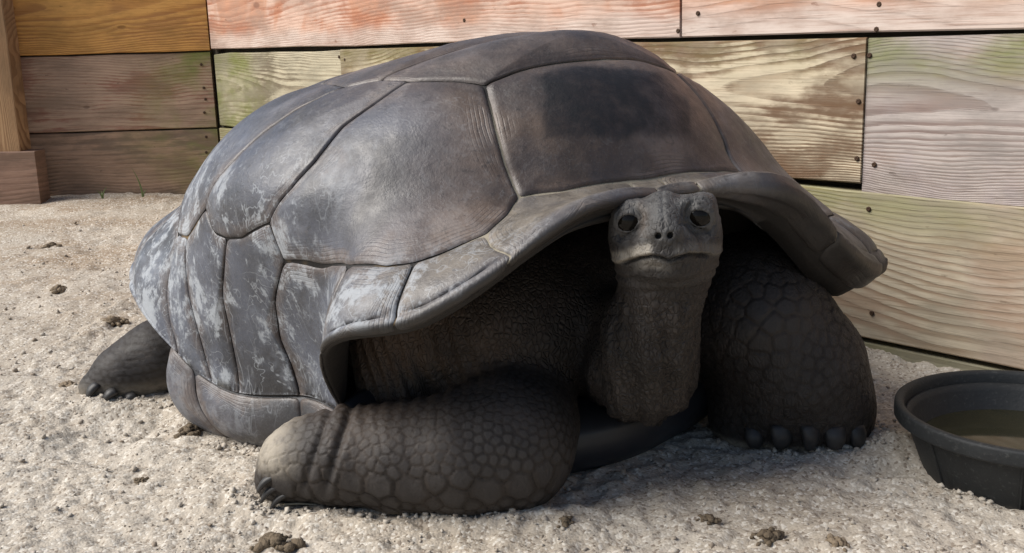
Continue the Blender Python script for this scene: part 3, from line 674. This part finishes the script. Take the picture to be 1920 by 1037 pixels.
rr_ = []; nb = 160; ad = np.linspace(-180, 180, nb, endpoint=False)
c0 = np.array([G[0], G[1], -.008])
for f_ in (.02, .5): rr_.append(c0+(pl_surf(np.zeros(nb), ad)-c0)*f_)
for t in np.linspace(0, 1, 9): rr_.append(pl_surf(np.full(nb, t), ad)-np.array([0, 0, .0]))
tp = rr_[-1]; cc = np.array([G[0], G[1], .12])
for f_ in (.93, .8, .4, .02): rr_.append(cc*(1-f_)+tp*f_+np.array([0, 0, .01]))
I = np.arange(len(rr_)*nb).reshape(len(rr_), nb)
V = np.concatenate(rr_); V = c0+(V-c0)*np.array([.990, .990, 1])
Q = np.stack([I[:-1], np.roll(I[:-1], -1, 1), np.roll(I[1:], -1, 1), I[1:]], -1).reshape(-1, 4)
plastron = mesh_obj('plastron', V-ORG, Q, M_plastron, tort)
for sg in (1, -1):
    for (a0, a1, a2, a3) in ((66, 87, 66, 85), (87, 109, 85, 107), (109, 121, 107, 121)):
        poly = [(.99, sg*a0), (.99, sg*a1), (.5, sg*a3), (.06, sg*a3), (.06, sg*a2), (.5, sg*a2)]
        scute(poly, 'M', fn=pl_surf, polarint=True, bulge=.006, name='bridge_scute', parent=plastron, per=9)

# ---- body: one continuous skin grown from a distance field
ax = gaxis([(-.96, .007), (-.46, .0026), (.118, .0018), (.29, .0026), (.62, 1)]); ay = gaxis([(1.22, .0026), (1.255, .0018), (1.39, .0026), (1.50, .0042), (1.78, .011), (2.36, 1)]); az = gaxis([(-.05, .006), (-.004, .0026), (.29, .0018), (.465, 1)])
D3 = np.full((len(ax), len(ay), len(az)), .5, np.float32)
def box(lo, hi, pad):
    sl = []
    for A_, l, h in zip((ax, ay, az), lo, hi):
        sl.append(slice(max(0, np.searchsorted(A_, l-pad)-1), min(len(A_), np.searchsorted(A_, h+pad)+1)))
    return tuple(sl)
def grid(sl):
    return (ax[sl[0]][:, None, None].astype(np.float32), ay[sl[1]][None, :, None].astype(np.float32), az[sl[2]][None, None, :].astype(np.float32))
def smin(a, b, k):
    h = np.clip(.5+.5*(b-a)/k, 0, 1); return b*(1-h)+a*h-k*h*(1-h)
def cone(a, b, ra, rb, k=.02, sub=False):
    a = np.asarray(a, float); b = np.asarray(b, float); R = max(ra, rb)
    sl = box(np.minimum(a, b), np.maximum(a, b), R+k+.03)
    x, y, z = grid(sl); ba = b-a; L2 = max(ba@ba, 1e-9)
    h = np.clip(((x-a[0])*ba[0]+(y-a[1])*ba[1]+(z-a[2])*ba[2])/L2, 0, 1)
    d = np.sqrt((x-a[0]-h*ba[0])**2+(y-a[1]-h*ba[1])**2+(z-a[2]-h*ba[2])**2)-(ra+(rb-ra)*h)
    d = d.astype(np.float32); cur = D3[sl]
    D3[sl] = -smin(-cur, d, k) if sub else smin(cur, d, k)
def ell(c, r, Rm=np.eye(3), k=.02, sub=False):
    c = np.asarray(c, float); r = np.asarray(r, float); R = r.max(); ext = np.sqrt(((Rm*r)**2).sum(1))
    sl = box(c-ext, c+ext, k+.03); x, y, z = grid(sl)
    dx, dy, dz = x-c[0], y-c[1], z-c[2]
    u = [dx*Rm[0, i]+dy*Rm[1, i]+dz*Rm[2, i] for i in range(3)]
    k0 = np.sqrt(sum((u[i]/r[i])**2 for i in range(3))); k1 = np.sqrt(sum((u[i]/r[i]**2)**2 for i in range(3)))
    d = (k0*(k0-1)/np.maximum(k1, 1e-6)).astype(np.float32); cur = D3[sl]
    D3[sl] = -smin(-cur, d, k) if sub else smin(cur, d, k)
def chain(pts, k=.03):
    for (a, ra), (b, rb) in zip(pts[:-1], pts[1:]): cone(a, b, ra, rb, k)
loc = lambda x, y, z: np.array([G[0]+x*TF[0]+y*TL[0], G[1]+x*TF[1]+y*TL[1], z])      # tortoise frame: forward, left, up
Rt = np.array([[TF[0], TL[0], 0], [TF[1], TL[1], 0], [0, 0, 1.]])
ell(loc(-.08, 0, .20), (.40, .345, .17), Rt, .03)                                   # trunk inside the shell
ell(loc(.14, 0, .21), (.16, .22, .13), Rt, .05)
# folded right foreleg
RL = [(at(512, 903, 1.425), .024), (at(545, 874, 1.425), .046), (at(580, 860, 1.422), .057), (at(650, 854, 1.415), .067), (at(760, 856, 1.405), .075), (at(860, 850, 1.402), .083), (at(945, 832, 1.425), .093)]
chain(RL, .02)
UL = [(RL[-1][0], .093), (at(965, 790, 1.50), .088), (at(890, 748, 1.62), .085), (at(800, 705, 1.72), .095)]
chain(UL, .035)
cone(at(800, 690, 1.70), at(745, 640, 1.72), .10, .10, .05); cone(at(742, 630, 1.56), at(738, 745, 1.53), .060, .055, .04)                          # shoulder skin
# left foreleg planted upright
LL = [(at(1395, 560, 1.72), .10), (at(1425, 600, 1.63), .099), (at(1488, 690, 1.625), .104), (at(1515, 765, 1.64), .092)]
chain(LL, .04); cone(at(1420, 772, 1.645), at(1525, 762, 1.64), .080, .090, .04)
cone(at(1330, 600, 1.75), at(1400, 560, 1.68), .11, .10, .05)
# hind legs
HR = [(at(178, 727, 1.925), .030), (at(235, 702, 1.945), .055), (at(300, 668, 1.975), .066), (at(380, 640, 2.03), .080)]
chain(HR, .03); cone(HR[-1][0], loc(-.30, -.28, .14), .08, .10, .04)
HLp = loc(-.42, .46, .055); chain([(HLp+np.array([.06, -.02, -.01]), .045), (HLp, .06), (loc(-.36, .36, .10), .08), (loc(-.28, .26, .14), .1)], .03)
cone(loc(-.50, 0, .12), loc(-.66, .02, .03), .05, .012, .03)                        # tail
# neck
HC = at(1247, 452, 1.330)
zH = CAM-HC; zH /= np.linalg.norm(zH); zH = zH-.16*up; zH /= np.linalg.norm(zH)
xH = right*math.cos(math.radians(5))+up*math.sin(math.radians(5)); xH -= zH*(xH@zH); xH /= np.linalg.norm(xH); yH = np.cross(zH, xH)
RH = np.stack([xH, yH, zH], 1)
HS = .965
hd = lambda x, y, z: HC+(xH*x+yH*y+zH*z)*HS
NK = [(hd(0, -.030, -.062), .058), (at(1240, 552, 1.375), .050), (at(1218, 632, 1.40), .062), (at(1205, 698, 1.43), .063), (at(1205, 690, 1.52), .075), (at(1180, 640, 1.64), .11)]
chain(NK, .03)
cone(at(1165, 690, 1.47), at(1185, 600, 1.50), .042, .05, .035); cone(at(1258, 700, 1.47), at(1262, 600, 1.49), .034, .040, .03)
# head
ell(hd(0, -.002, -.066), (.068*HS, .050*HS, .084*HS), RH, .02)
ell(hd(0, .014, -.052), (.067*HS, .037*HS, .066*HS), RH, .02)             # broad flat skull roof
ell(hd(0, -.032, -.052), (.066*HS, .050*HS, .076*HS), RH, .025)           # jaw hinge and cheeks
ell(hd(0, .020, -.010), (.036*HS, .036*HS, .050*HS), RH, .02)             # snout root
ell(hd(0, -.004, .010), (.042*HS, .030*HS, .040*HS), RH, .018)            # muzzle
cone(hd(0, .043, -.022), hd(0, .026, .036), .019, .014, .014)    # nose ridge
ell(hd(0, .015, .040), (.022*HS, .017*HS, .016*HS), RH, .008)             # nose pad
ell(hd(0, -.008, .004), (.045*HS, .017*HS, .044*HS), RH, .014)            # upper beak
ell(hd(0, -.034, -.006), (.045*HS, .022*HS, .046*HS), RH, .014)           # lower jaw
for s_ in (-1, 1):
    ell(hd(s_*.050, -.008, -.026), (.021*HS, .026*HS, .034*HS), RH, .015)           # cheeks
    ell(hd(s_*.0610, .014, -.036), (.0125*HS, .033*HS, .032*HS), RH, .012)           # bone behind the eye
    ell(hd(s_*.042, .045, -.024), (.024*HS, .011*HS, .030*HS), RH, .010)           # roof over the eye
    cone(hd(s_*.056, .043, -.036), hd(s_*.030, .045, .004), .011, .008, .012)   # brow
    ell(hd(s_*.0490, .0310, .014), (.0215*HS, .0260*HS, .024*HS), RH, .010, True)          # socket
    ell(hd(s_*.0460, .0310, -.0090), (.0220*HS, .0235*HS, .0215*HS), RH, .006)            # lids
    ell(hd(s_*.0478, .0275, .0125), (.0175*HS, .0112*HS, .0125*HS), RH @ np.array([[math.cos(.35), -s_*-math.sin(.35), 0], [s_*-math.sin(.35), math.cos(.35), 0], [0, 0, 1.]]), .0015, True)       # lid opening
    cone(hd(s_*.0078, .0165, .064), hd(s_*.0070, .0145, .044), .0042, .0036, .0012, True)     # nostril
def hit(px, py):                          # first skin point met along a sight line
    v = fwd+right*(px-960)/F-up*(py-518.5)/F; v = v/v[1]; Yv = np.arange(1.23, 2.2, .0015); P = CAM+v*Yv[:, None]
    i, j, k = (np.clip(np.searchsorted(A_, P[:, q]), 0, len(A_)-1) for q, A_ in enumerate((ax, ay, az)))
    d = D3[i, j, k]; w_ = np.flatnonzero(d < 0); return P[w_[0]] if len(w_) else P[100]
NAILS = [(hit(px, py), hit(px+4, 836), r_) for (px, py, r_) in ((1412, 806, .0165), (1462, 800, .0195), (1515, 800, .0190), (1563, 804, .0180), (1604, 802, .0155))]
NAILS += [(hit(px, py), hit(px-10, py+8), r_) for (px, py, r_) in ((503, 895, .0085), (510, 914, .0085), (528, 928, .008))]
NAILS += [(hit(px, py), hit(px, py+10), r_) for (px, py, r_) in ((172, 722, .013), (205, 735, .014), (242, 742, .014), (280, 745, .013))]
def surface_nets(D, ax, ay, az):
    S_ = D < 0
    cnt = np.zeros(tuple(n-1 for n in D.shape), np.int8)
    for i in (0, 1):
        for j in (0, 1):
            for k in (0, 1): cnt += S_[i:S_.shape[0]-1+i, j:S_.shape[1]-1+j, k:S_.shape[2]-1+k]
    act = np.argwhere((cnt > 0) & (cnt < 8)); id_ = np.full(cnt.shape, -1, np.int32); id_[tuple(act.T)] = np.arange(len(act))
    P = np.zeros((len(act), 3)); W_ = np.zeros(len(act)); axs = (ax, ay, az)
    cs = [(i, j, k) for i in (0, 1) for j in (0, 1) for k in (0, 1)]
    vals = {c: D[act[:, 0]+c[0], act[:, 1]+c[1], act[:, 2]+c[2]] for c in cs}
    crd = {c: np.stack([axs[d][act[:, d]+c[d]] for d in range(3)], -1) for c in cs}
    for c in cs:
        for d in range(3):
            if c[d] == 0:
                e = tuple(1 if i == d else c[i] for i in range(3)); a, b = vals[c], vals[e]; m = (a < 0) != (b < 0)
                t = np.where(m, a/np.where(m, a-b, 1), 0)[:, None]
                P += np.where(m[:, None], crd[c]*(1-t)+crd[e]*t, 0); W_ += m
    P /= W_[:, None]; quads = []
    for d in range(3):
        u, v = (d+1) % 3, (d+2) % 3
        s0 = [slice(None)]*3; s1 = [slice(None)]*3; s0[d] = slice(0, -1); s1[d] = slice(1, None)
        for q in (u, v): s0[q] = slice(1, -1); s1[q] = slice(1, -1)
        A, B = S_[tuple(s0)], S_[tuple(s1)]
        e = np.argwhere(A != B); flip = A[tuple(e.T)]; e[:, u] += 1; e[:, v] += 1
        def cid(du, dv): q = e.copy(); q[:, u] -= du; q[:, v] -= dv; return id_[tuple(q.T)]
        qd = np.stack([cid(1, 1), cid(0, 1), cid(0, 0), cid(1, 0)], -1); qd[~flip] = qd[~flip][:, ::-1]; quads.append(qd)
    return P, np.concatenate(quads)
BV, BF = surface_nets(D3, ax, ay, az); del D3
def laplace(V, Fc, it, lam=.5):
    a = np.concatenate([Fc[:, 0], Fc[:, 1], Fc[:, 2], Fc[:, 3]]); b = np.concatenate([Fc[:, 1], Fc[:, 2], Fc[:, 3], Fc[:, 0]])
    deg = np.bincount(a, minlength=len(V))+np.bincount(b, minlength=len(V)); deg = np.maximum(deg, 1)
    for _ in range(it):
        s_ = np.stack([np.bincount(a, V[b, i], len(V))+np.bincount(b, V[a, i], len(V)) for i in range(3)], -1)
        V = V+lam*(s_/deg[:, None]-V)
    return V
BV = laplace(BV, BF, 2, .5)
def vnorm(V, Fc):
    n = np.cross(V[Fc[:, 2]]-V[Fc[:, 0]], V[Fc[:, 3]]-V[Fc[:, 1]]); o = np.zeros_like(V)
    for i in range(4):
        for j in range(3): o[:, j] += np.bincount(Fc[:, i], n[:, j], len(V))
    return o/np.maximum(np.linalg.norm(o, axis=1, keepdims=True), 1e-12)
BN = vnorm(BV, BF)
def dist_chain(P, pts):
    d = np.full(len(P), 9.); tt = np.zeros(len(P))
    for i, ((a, ra), (b, rb)) in enumerate(zip(pts[:-1], pts[1:])):
        ba = b-a; h = np.clip(((P-a)@ba)/(ba@ba), 0, 1); q = np.linalg.norm(P-a-h[:, None]*ba, axis=1)-(ra+(rb-ra)*h)
        tt = np.where(q < d, i+h, tt); d = np.minimum(d, q)
    return d, tt
dR, tR = dist_chain(BV, RL); dU, tU = dist_chain(BV, UL); dL, tL = dist_chain(BV, LL+[(at(1420, 772, 1.645), .082)]); dH, tH = dist_chain(BV, HR); dN, tN = dist_chain(BV, NK)
hx = (BV-HC)@RH/HS; onhead = (np.abs(hx[:, 0]) < .09) & (hx[:, 1] > -.062) & (hx[:, 2] > -.10) & (np.abs(hx).max(1) < .13); onhead2 = (np.abs(hx[:, 0]) < .09) & (hx[:, 1] > -.105) & (hx[:, 2] > -.11) & (np.abs(hx).max(1) < .13)
isR = (dR < .012) & (dR < dU+.01); isU = (dU < .015) & ~isR & (tU < 1.6); isL = (dL < .02) & (dL < dN-.004); isH = dH < .02
# size of the horny leg scales at every point
sz = np.zeros(len(BV))
big_row = np.exp(-((BV[:, 2]-.052)/.017)**2)*sstep(-.36, -.31, BV[:, 0])*(BN[:, 1] < -.2)
sz = np.where(isR, .0125+.0045*sstep(.13, .06, BV[:, 2])+.027*big_row-.003*sstep(-.33, -.37, BV[:, 0]), sz)
sz = np.where(isU, .0105, sz)
kl = np.exp(-(np.linalg.norm(BV-at(1440, 590, 1.51), axis=1)/.075)**2)
sz = np.where(isL, .019+.013*kl+.010*noise(BV, 9), sz)
sz = np.where(isH, .0135, sz)
sz = np.where(onhead & (hx[:, 1] > -.03), .013+.006*noise(BV, 30), sz)
amp = np.where(onhead, .30, 1.)*np.where(isL, .85+.4*kl, 1.)
cand = np.flatnonzero(sz > 0); cand = cand[rng.permutation(len(cand))]
# bigger scales first so that they get room
cand = np.concatenate([cand[sz[cand] > .024], cand[sz[cand] <= .024]])
cell = .032; hsh = {}; seeds = []; ssz = []
Vl = BV.tolist(); szl = sz.tolist()
for i in cand.tolist():
    x, y, z = Vl[i]; s_ = szl[i]; kx, ky, kz = int(x//cell), int(y//cell), int(z//cell); ok = True
    for ix in (kx-1, kx, kx+1):
        for iy in (ky-1, ky, ky+1):
            for iz in (kz-1, kz, kz+1):
                for j in hsh.get((ix, iy, iz), ()):
                    sx_, sy_, sz_ = seeds[j]; rr = .43*(s_+ssz[j])
                    if (x-sx_)**2+(y-sy_)**2+(z-sz_)**2 < rr*rr: ok = False; break
                if not ok: break
            if not ok: break
        if not ok: break
    if ok: hsh.setdefault((kx, ky, kz), []).append(len(seeds)); seeds.append((x, y, z)); ssz.append(s_)
for _ in range(2):                        # relax the seeds towards the middle of their cells
    kd = KDTree(len(seeds))
    for j, p in enumerate(seeds): kd.insert(p, j)
    kd.balance(); acc = np.zeros((len(seeds), 4))
    for i in cand[::2].tolist():
        j = min((d/ssz[j_], j_) for (_, j_, d) in kd.find_n(Vl[i], 4))[1]; x, y, z = Vl[i]; a_ = acc[j]; a_[0] += x; a_[1] += y; a_[2] += z; a_[3] += 1
    seeds = [tuple(a_[:3]/a_[3]) if a_[3] > 0 else p for a_, p in zip(acc, seeds)]
kd = KDTree(len(seeds))
for j, p in enumerate(seeds): kd.insert(p, j)
kd.balance()
edge_a = np.ones(len(BV)); big = np.zeros(len(BV)); disp = np.zeros(len(BV)); csz = np.array(ssz)
for i in cand.tolist():
    c = kd.find_n(Vl[i], 6); g_ = sorted((d/ssz[j], j) for (_, j, d) in c)
    e_ = (g_[1][0]-g_[0][0]); s_ = ssz[g_[0][1]]
    edge_a[i] = min(e_/.55, 1.); big[i] = 1.; disp[i] = min(.0032, .12*s_)*(min(1., e_/.20)**.6-.85)+(.00035*math.sin(e_*24) if s_ > .02 else 0)
big = laplace(np.repeat(big[:, None], 3, 1), BF, 4)[:, 0]
BV = BV+BN*(disp*amp)[:, None]*np.minimum(1, big*1.0)[:, None]
big = big*np.where(onhead, .30, 1.)*np.where(isL, .6+.4*kl, 1.)
# folds of loose skin: shoulder pleats, wrist creases, throat wrinkles
noleg = 1-big
fold = np.zeros(len(BV))
sh = np.exp(-(np.linalg.norm(BV-at(760, 690, 1.56), axis=1)/.13)**2)
fold += sh*.0045*np.sin((BV[:, 0]+.25*BV[:, 2]+.04*noise(BV, 8))*300)
wr = at(612, 850, 1.36); dxw = (BV[:, 0]-wr[0])-.35*(BV[:, 2]-.06)
wcr = np.exp(-(dxw/.006)**2)+.7*np.exp(-((dxw+.030)/.005)**2)+.6*np.exp(-((dxw-.006-.02)/.004)**2)*0
fold -= np.where(isR, .0070*wcr*sstep(.02, .08, BV[:, 2]), 0)
elb = np.exp(-(np.linalg.norm(BV-at(905, 730, 1.52), axis=1)/.06)**2)
fold += elb*.0030*np.sin((BV[:, 2]*1.0-.35*BV[:, 0]+.015*noise(BV, 16))*520)
nk = sstep(.008, -.004, dN-.012)*sstep(HC[2]-.04, HC[2]-.07, BV[:, 2])*(1-np.clip(big, 0, 1))
ang = (BV-HC)@xH
fold += nk*(.0013*np.sin((ang+.030*noise(BV*np.array([1, 1, .5]), 18))*300)*sstep(.05, .0, BV[:, 2]-HC[2]+.09)+.0040*np.sin(ang*140+3.5*noise(BV*np.array([1, 1, .4]), 14))*sstep(-.06, -.14, BV[:, 2]-HC[2])+.0042*noise(BV*np.array([1, 1, .55]), 85)+.0026*noise(BV, 170))
fold += .0012*noise(BV, 60)*noleg+.0022*noise(BV, 24)
hx = (BV-HC)@RH/HS
ym = np.interp(hx[:, 0], [-.070, -.050, -.034, -.018, -.006, .004, .016, .030, .046, .070], [-.030, -.0235, -.0150, -.0115, -.0145, -.0185, -.0150, -.0135, -.0185, -.0280])
mouth = np.exp(-((hx[:, 1]-ym)/.0026)**2)*(hx[:, 2] > -.045)*onhead*sstep(.064, .050, np.abs(hx[:, 0]))
lipb = np.exp(-((hx[:, 1]-ym-.006)/.004)**2)*.0022*(hx[:, 2] > -.03)      # edge of the horny beak
keel = -.0016*np.exp(-(hx[:, 0]/.0022)**2)*(hx[:, 1] > .022)               # groove down the middle of the nose shield
lidw = 0
for s_ in (-1, 1):                        # wrinkles round the eyes
    re = np.hypot(hx[:, 0]-s_*.0475, (hx[:, 1]-.0295)*.9)
    lidw = lidw+(.0006*np.sin((re+.0015*noise(BV, 60))*1150)*sstep(.034, .022, re)*sstep(.010, .015, re))*(hx[:, 2] > -.06)
    cr = hx[:, 1]-.014+.55*(np.abs(hx[:, 0])-.045)
    lidw = lidw-.0018*np.exp(-(cr/.0022)**2)*(s_*hx[:, 0] > .018)*(s_*hx[:, 0] < .06)     # fold from eye to nose
chin = .0012*np.sin(hx[:, 1]*420+3*noise(BV, 40))*sstep(-.03, -.045, hx[:, 1])
hm = sstep(-.100, -.045, hx[:, 1])*onhead2
fold0 = fold; foldh = (.0011*noise(BV, 75)+.0005*noise(BV, 150)-.0075*mouth+lipb+keel+chin+lidw)
fold = fold0*(1-hm)+foldh*hm
# head shields: shallow grooves between plates on brow and cheeks
BV = BV+BN*fold[:, None]
dust = np.clip(sstep(.014, .002, BV[:, 2])*.45+sstep(-.285, -.345, BV[:, 0])*sstep(.050, .085, BV[:, 2])*(isR)*.9, 0, 1)
dust = np.clip(dust+np.where(isH, sstep(.045, .010, BV[:, 2])*.55, 0)+np.where(isL, sstep(.020, .004, BV[:, 2])*.2, 0), 0, 1)
rust = np.clip(np.exp(-(np.linalg.norm(BV-at(900, 735, 1.50), axis=1)/.075)**2)*.38+sh*1.0, 0, 1)  # rusty-brown skin; shoulder tone raised to stand in for light lost under rim
beak = sstep(-.002, .004, hx[:, 1]-ym)*sstep(.022, .012, hx[:, 1]-ym)*(hx[:, 2] > -.02)*sstep(.010, .020, np.abs(hx[:, 0]+.002))
lowl = sstep(-.001, -.005, hx[:, 1]-ym)*sstep(-.020, -.012, hx[:, 1]-ym)*(hx[:, 2] > -.02)*np.exp(-((hx[:, 0]+.018)/.018)**2)
pale = np.where(onhead, .12+.45*sstep(-.004, .02, hx[:, 1])+.8*beak*np.where(hx[:, 0] < 0, 1, .35)+.5*lowl, 0)
rust = np.where(onhead, .35*np.exp(-((hx[:, 0]+.026)/.007)**2)*(hx[:, 1] > .012)*(hx[:, 2] > -.02), rust)
dust = np.clip(dust+np.where(onhead, .55*beak*np.where(hx[:, 0] < 0, 1, .3)+.3*lowl, 0), 0, 1)
body = mesh_obj('body', BV-ORG, BF, M_skin, tort, attrs={'edge': edge_a, 'big': np.clip(big, 0, 1), 'dust': dust, 'rust': rust, 'pale': np.clip(pale, 0, 1), 'head': hm*1.})
# eyes
def uvsphere(c, r, n=20):
    th = np.linspace(0, np.pi, n//2+1); ph = np.linspace(0, 2*np.pi, n, endpoint=False)
    TH, PH = np.meshgrid(th, ph, indexing='ij'); a = np.arange((n//2+1)*n).reshape(n//2+1, n)
    Vv = c+r*np.stack([np.sin(TH)*np.cos(PH), np.sin(TH)*np.sin(PH), np.cos(TH)], -1).reshape(-1, 3)
    return Vv, np.stack([a[:-1], a[1:], np.roll(a[1:], -1, 1), np.roll(a[:-1], -1, 1)], -1).reshape(-1, 4)
for s_ in (-1, 1):
    Vv, Fq = uvsphere(hd(s_*.0458, .0295, -.0092), .0192); mesh_obj('eye', Vv-ORG, Fq, M_eye, body)
# claws
def claw(base, tip, r, flat=.7):
    base, tip = np.asarray(base, float), np.asarray(tip, float); d = tip-base; L = np.linalg.norm(d); d /= L
    sx_ = np.cross(d, [0, 0, 1.]); sx_ /= np.linalg.norm(sx_); u_ = np.cross(sx_, d); Vv = []; n = 10
    for i in range(7):
        t = i/6; rr = r*(.92+.12*math.sin(t*2.2))*(1-t**2.6*.5); cpt = base+d*L*t+u_*(.18*L*math.sin(t*math.pi)*.6)
        for k in range(n): Vv.append(cpt+rr*(sx_*math.cos(k*2*math.pi/n)+u_*flat*math.sin(k*2*math.pi/n)))
    Fq = [(i*n+k, i*n+(k+1) % n, (i+1)*n+(k+1) % n, (i+1)*n+k) for i in range(6) for k in range(n)]+[tuple(range(n-1, -1, -1)), tuple(6*n+k for k in range(n))]
    mesh_obj('claw', np.array(Vv)-ORG, Fq, M_claw, body)
for (b_, h_, r_) in NAILS:
    out = CAM-b_; out[2] = 0; out /= np.linalg.norm(out)
    if b_[0] < -.28: out = np.array([-.8, -.6, 0])
    t_ = h_+out*(.009 if r_ > .015 else .009); t_[2] = min(h_[2], .012) if r_ > .012 else max(h_[2]-.012, .008)
    claw(b_-out*.012, t_, r_, .62)

M_clod2 = clod_mat((.17, .125, .085), (.30, .24, .17))
M_clod2.name = 'brown_clod'
for i, (px, py, s, lb, mt) in enumerate([
    (355, 806, .020, 'dark crumbly clod on the sand just behind the rear foot beside the shell', M_clod),
    (512, 1022, .021, 'broad dark clod on the sand in front of the folded foreleg', M_clod),
    (97, 466, .022, 'dark brown clod lying alone on the sand between the shell and the timber block', M_clod),
    (265, 902, .009, 'tiny dark clod on open sand beside the foot of the folded foreleg', M_clod),
    (215, 612, .024, 'brown clod on the sand behind the hind foot', M_clod2),
    (110, 548, .020, 'rounded brown clod on sand near a damp streak behind the hind foot', M_clod2),
    (128, 722, .013, 'small brown clod beside the claws of the hind foot', M_clod2),
    (1060, 975, .010, 'little dark clod on the sand below the elbow of the folded foreleg', M_clod),
    (1330, 975, .011, 'little dark clod with rusty edge on sand in front of the neck', M_clod),
    (1440, 1010, .016, 'dark crumbly clod on sand between foreleg and feed bowl', M_clod),
    (1570, 1020, .012, 'small brown clod on the sand in front of the feed bowl', M_clod2)]):
    clod(px, py, s, lb, mt, i+1, .5)
M_green = simple_mat('grass_blade', (.06, .10, .025), (.16, .19, .06), 30, .6)
def sprig(px, py, Y, hts, label):
    p = at(px, py, Y); root = tag(empty('grass_sprig', (p[0], Y, gz(p[0], Y))), label, 'grass', 'grass sprigs along the fence foot')
    for k, (h, lean, az) in enumerate(hts):
        V = []
        for i in range(5):
            t = i/4; wdt = .0035*(1-t**1.5)+.0004; cx_ = lean*t*t*math.cos(az); cy_ = lean*t*t*math.sin(az)
            V += [(cx_-wdt, cy_, h*t), (cx_, cy_-.0012, h*t), (cx_+wdt, cy_, h*t)]
        mesh_obj('blade', V, [f for i in range(4) for f in ((i*3, i*3+1, i*3+4, i*3+3), (i*3+1, i*3+2, i*3+5, i*3+4))], M_green, root)
sprig(192, 368, 4.0, [(.05, .02, .3), (.04, -.02, .5), (.03, .03, 2)], 'short green grass tuft at the foot of the brown fence')
sprig(266, 350, 4.02, [(.115, -.03, .2), (.03, .02, 1)], 'tall thin grass blade at the foot of the brown fence')
# straw under the folded foreleg
M_straw = simple_mat('straw', (.34, .29, .20), (.48, .42, .31), 50, .7)
pa, pb_ = at(528, 949, 1.42), at(612, 941, 1.42)
pa[2] = gz(pa[0], pa[1])+.004; pb_[2] = gz(pb_[0], pb_[1])+.006
V = []
for i in range(7):
    t = i/6; c_ = pa+(pb_-pa)*t+np.array([0, -.022, .002*math.sin(t*5)])
    for k in range(6): V.append(c_+.0021*(1-.5*t)*np.array([0, math.cos(k*1.047), math.sin(k*1.047)]))
o = mesh_obj('straw_stalk', np.array(V)-pa, [(i*6+k, i*6+(k+1) % 6, i*6+6+(k+1) % 6, i*6+6+k) for i in range(6) for k in range(6)]+[(5, 4, 3, 2, 1, 0), tuple(36+k for k in range(6))], M_straw, loc=pa)
tag(o, 'pale straw stalk lying against the foot of the folded foreleg', 'straw')
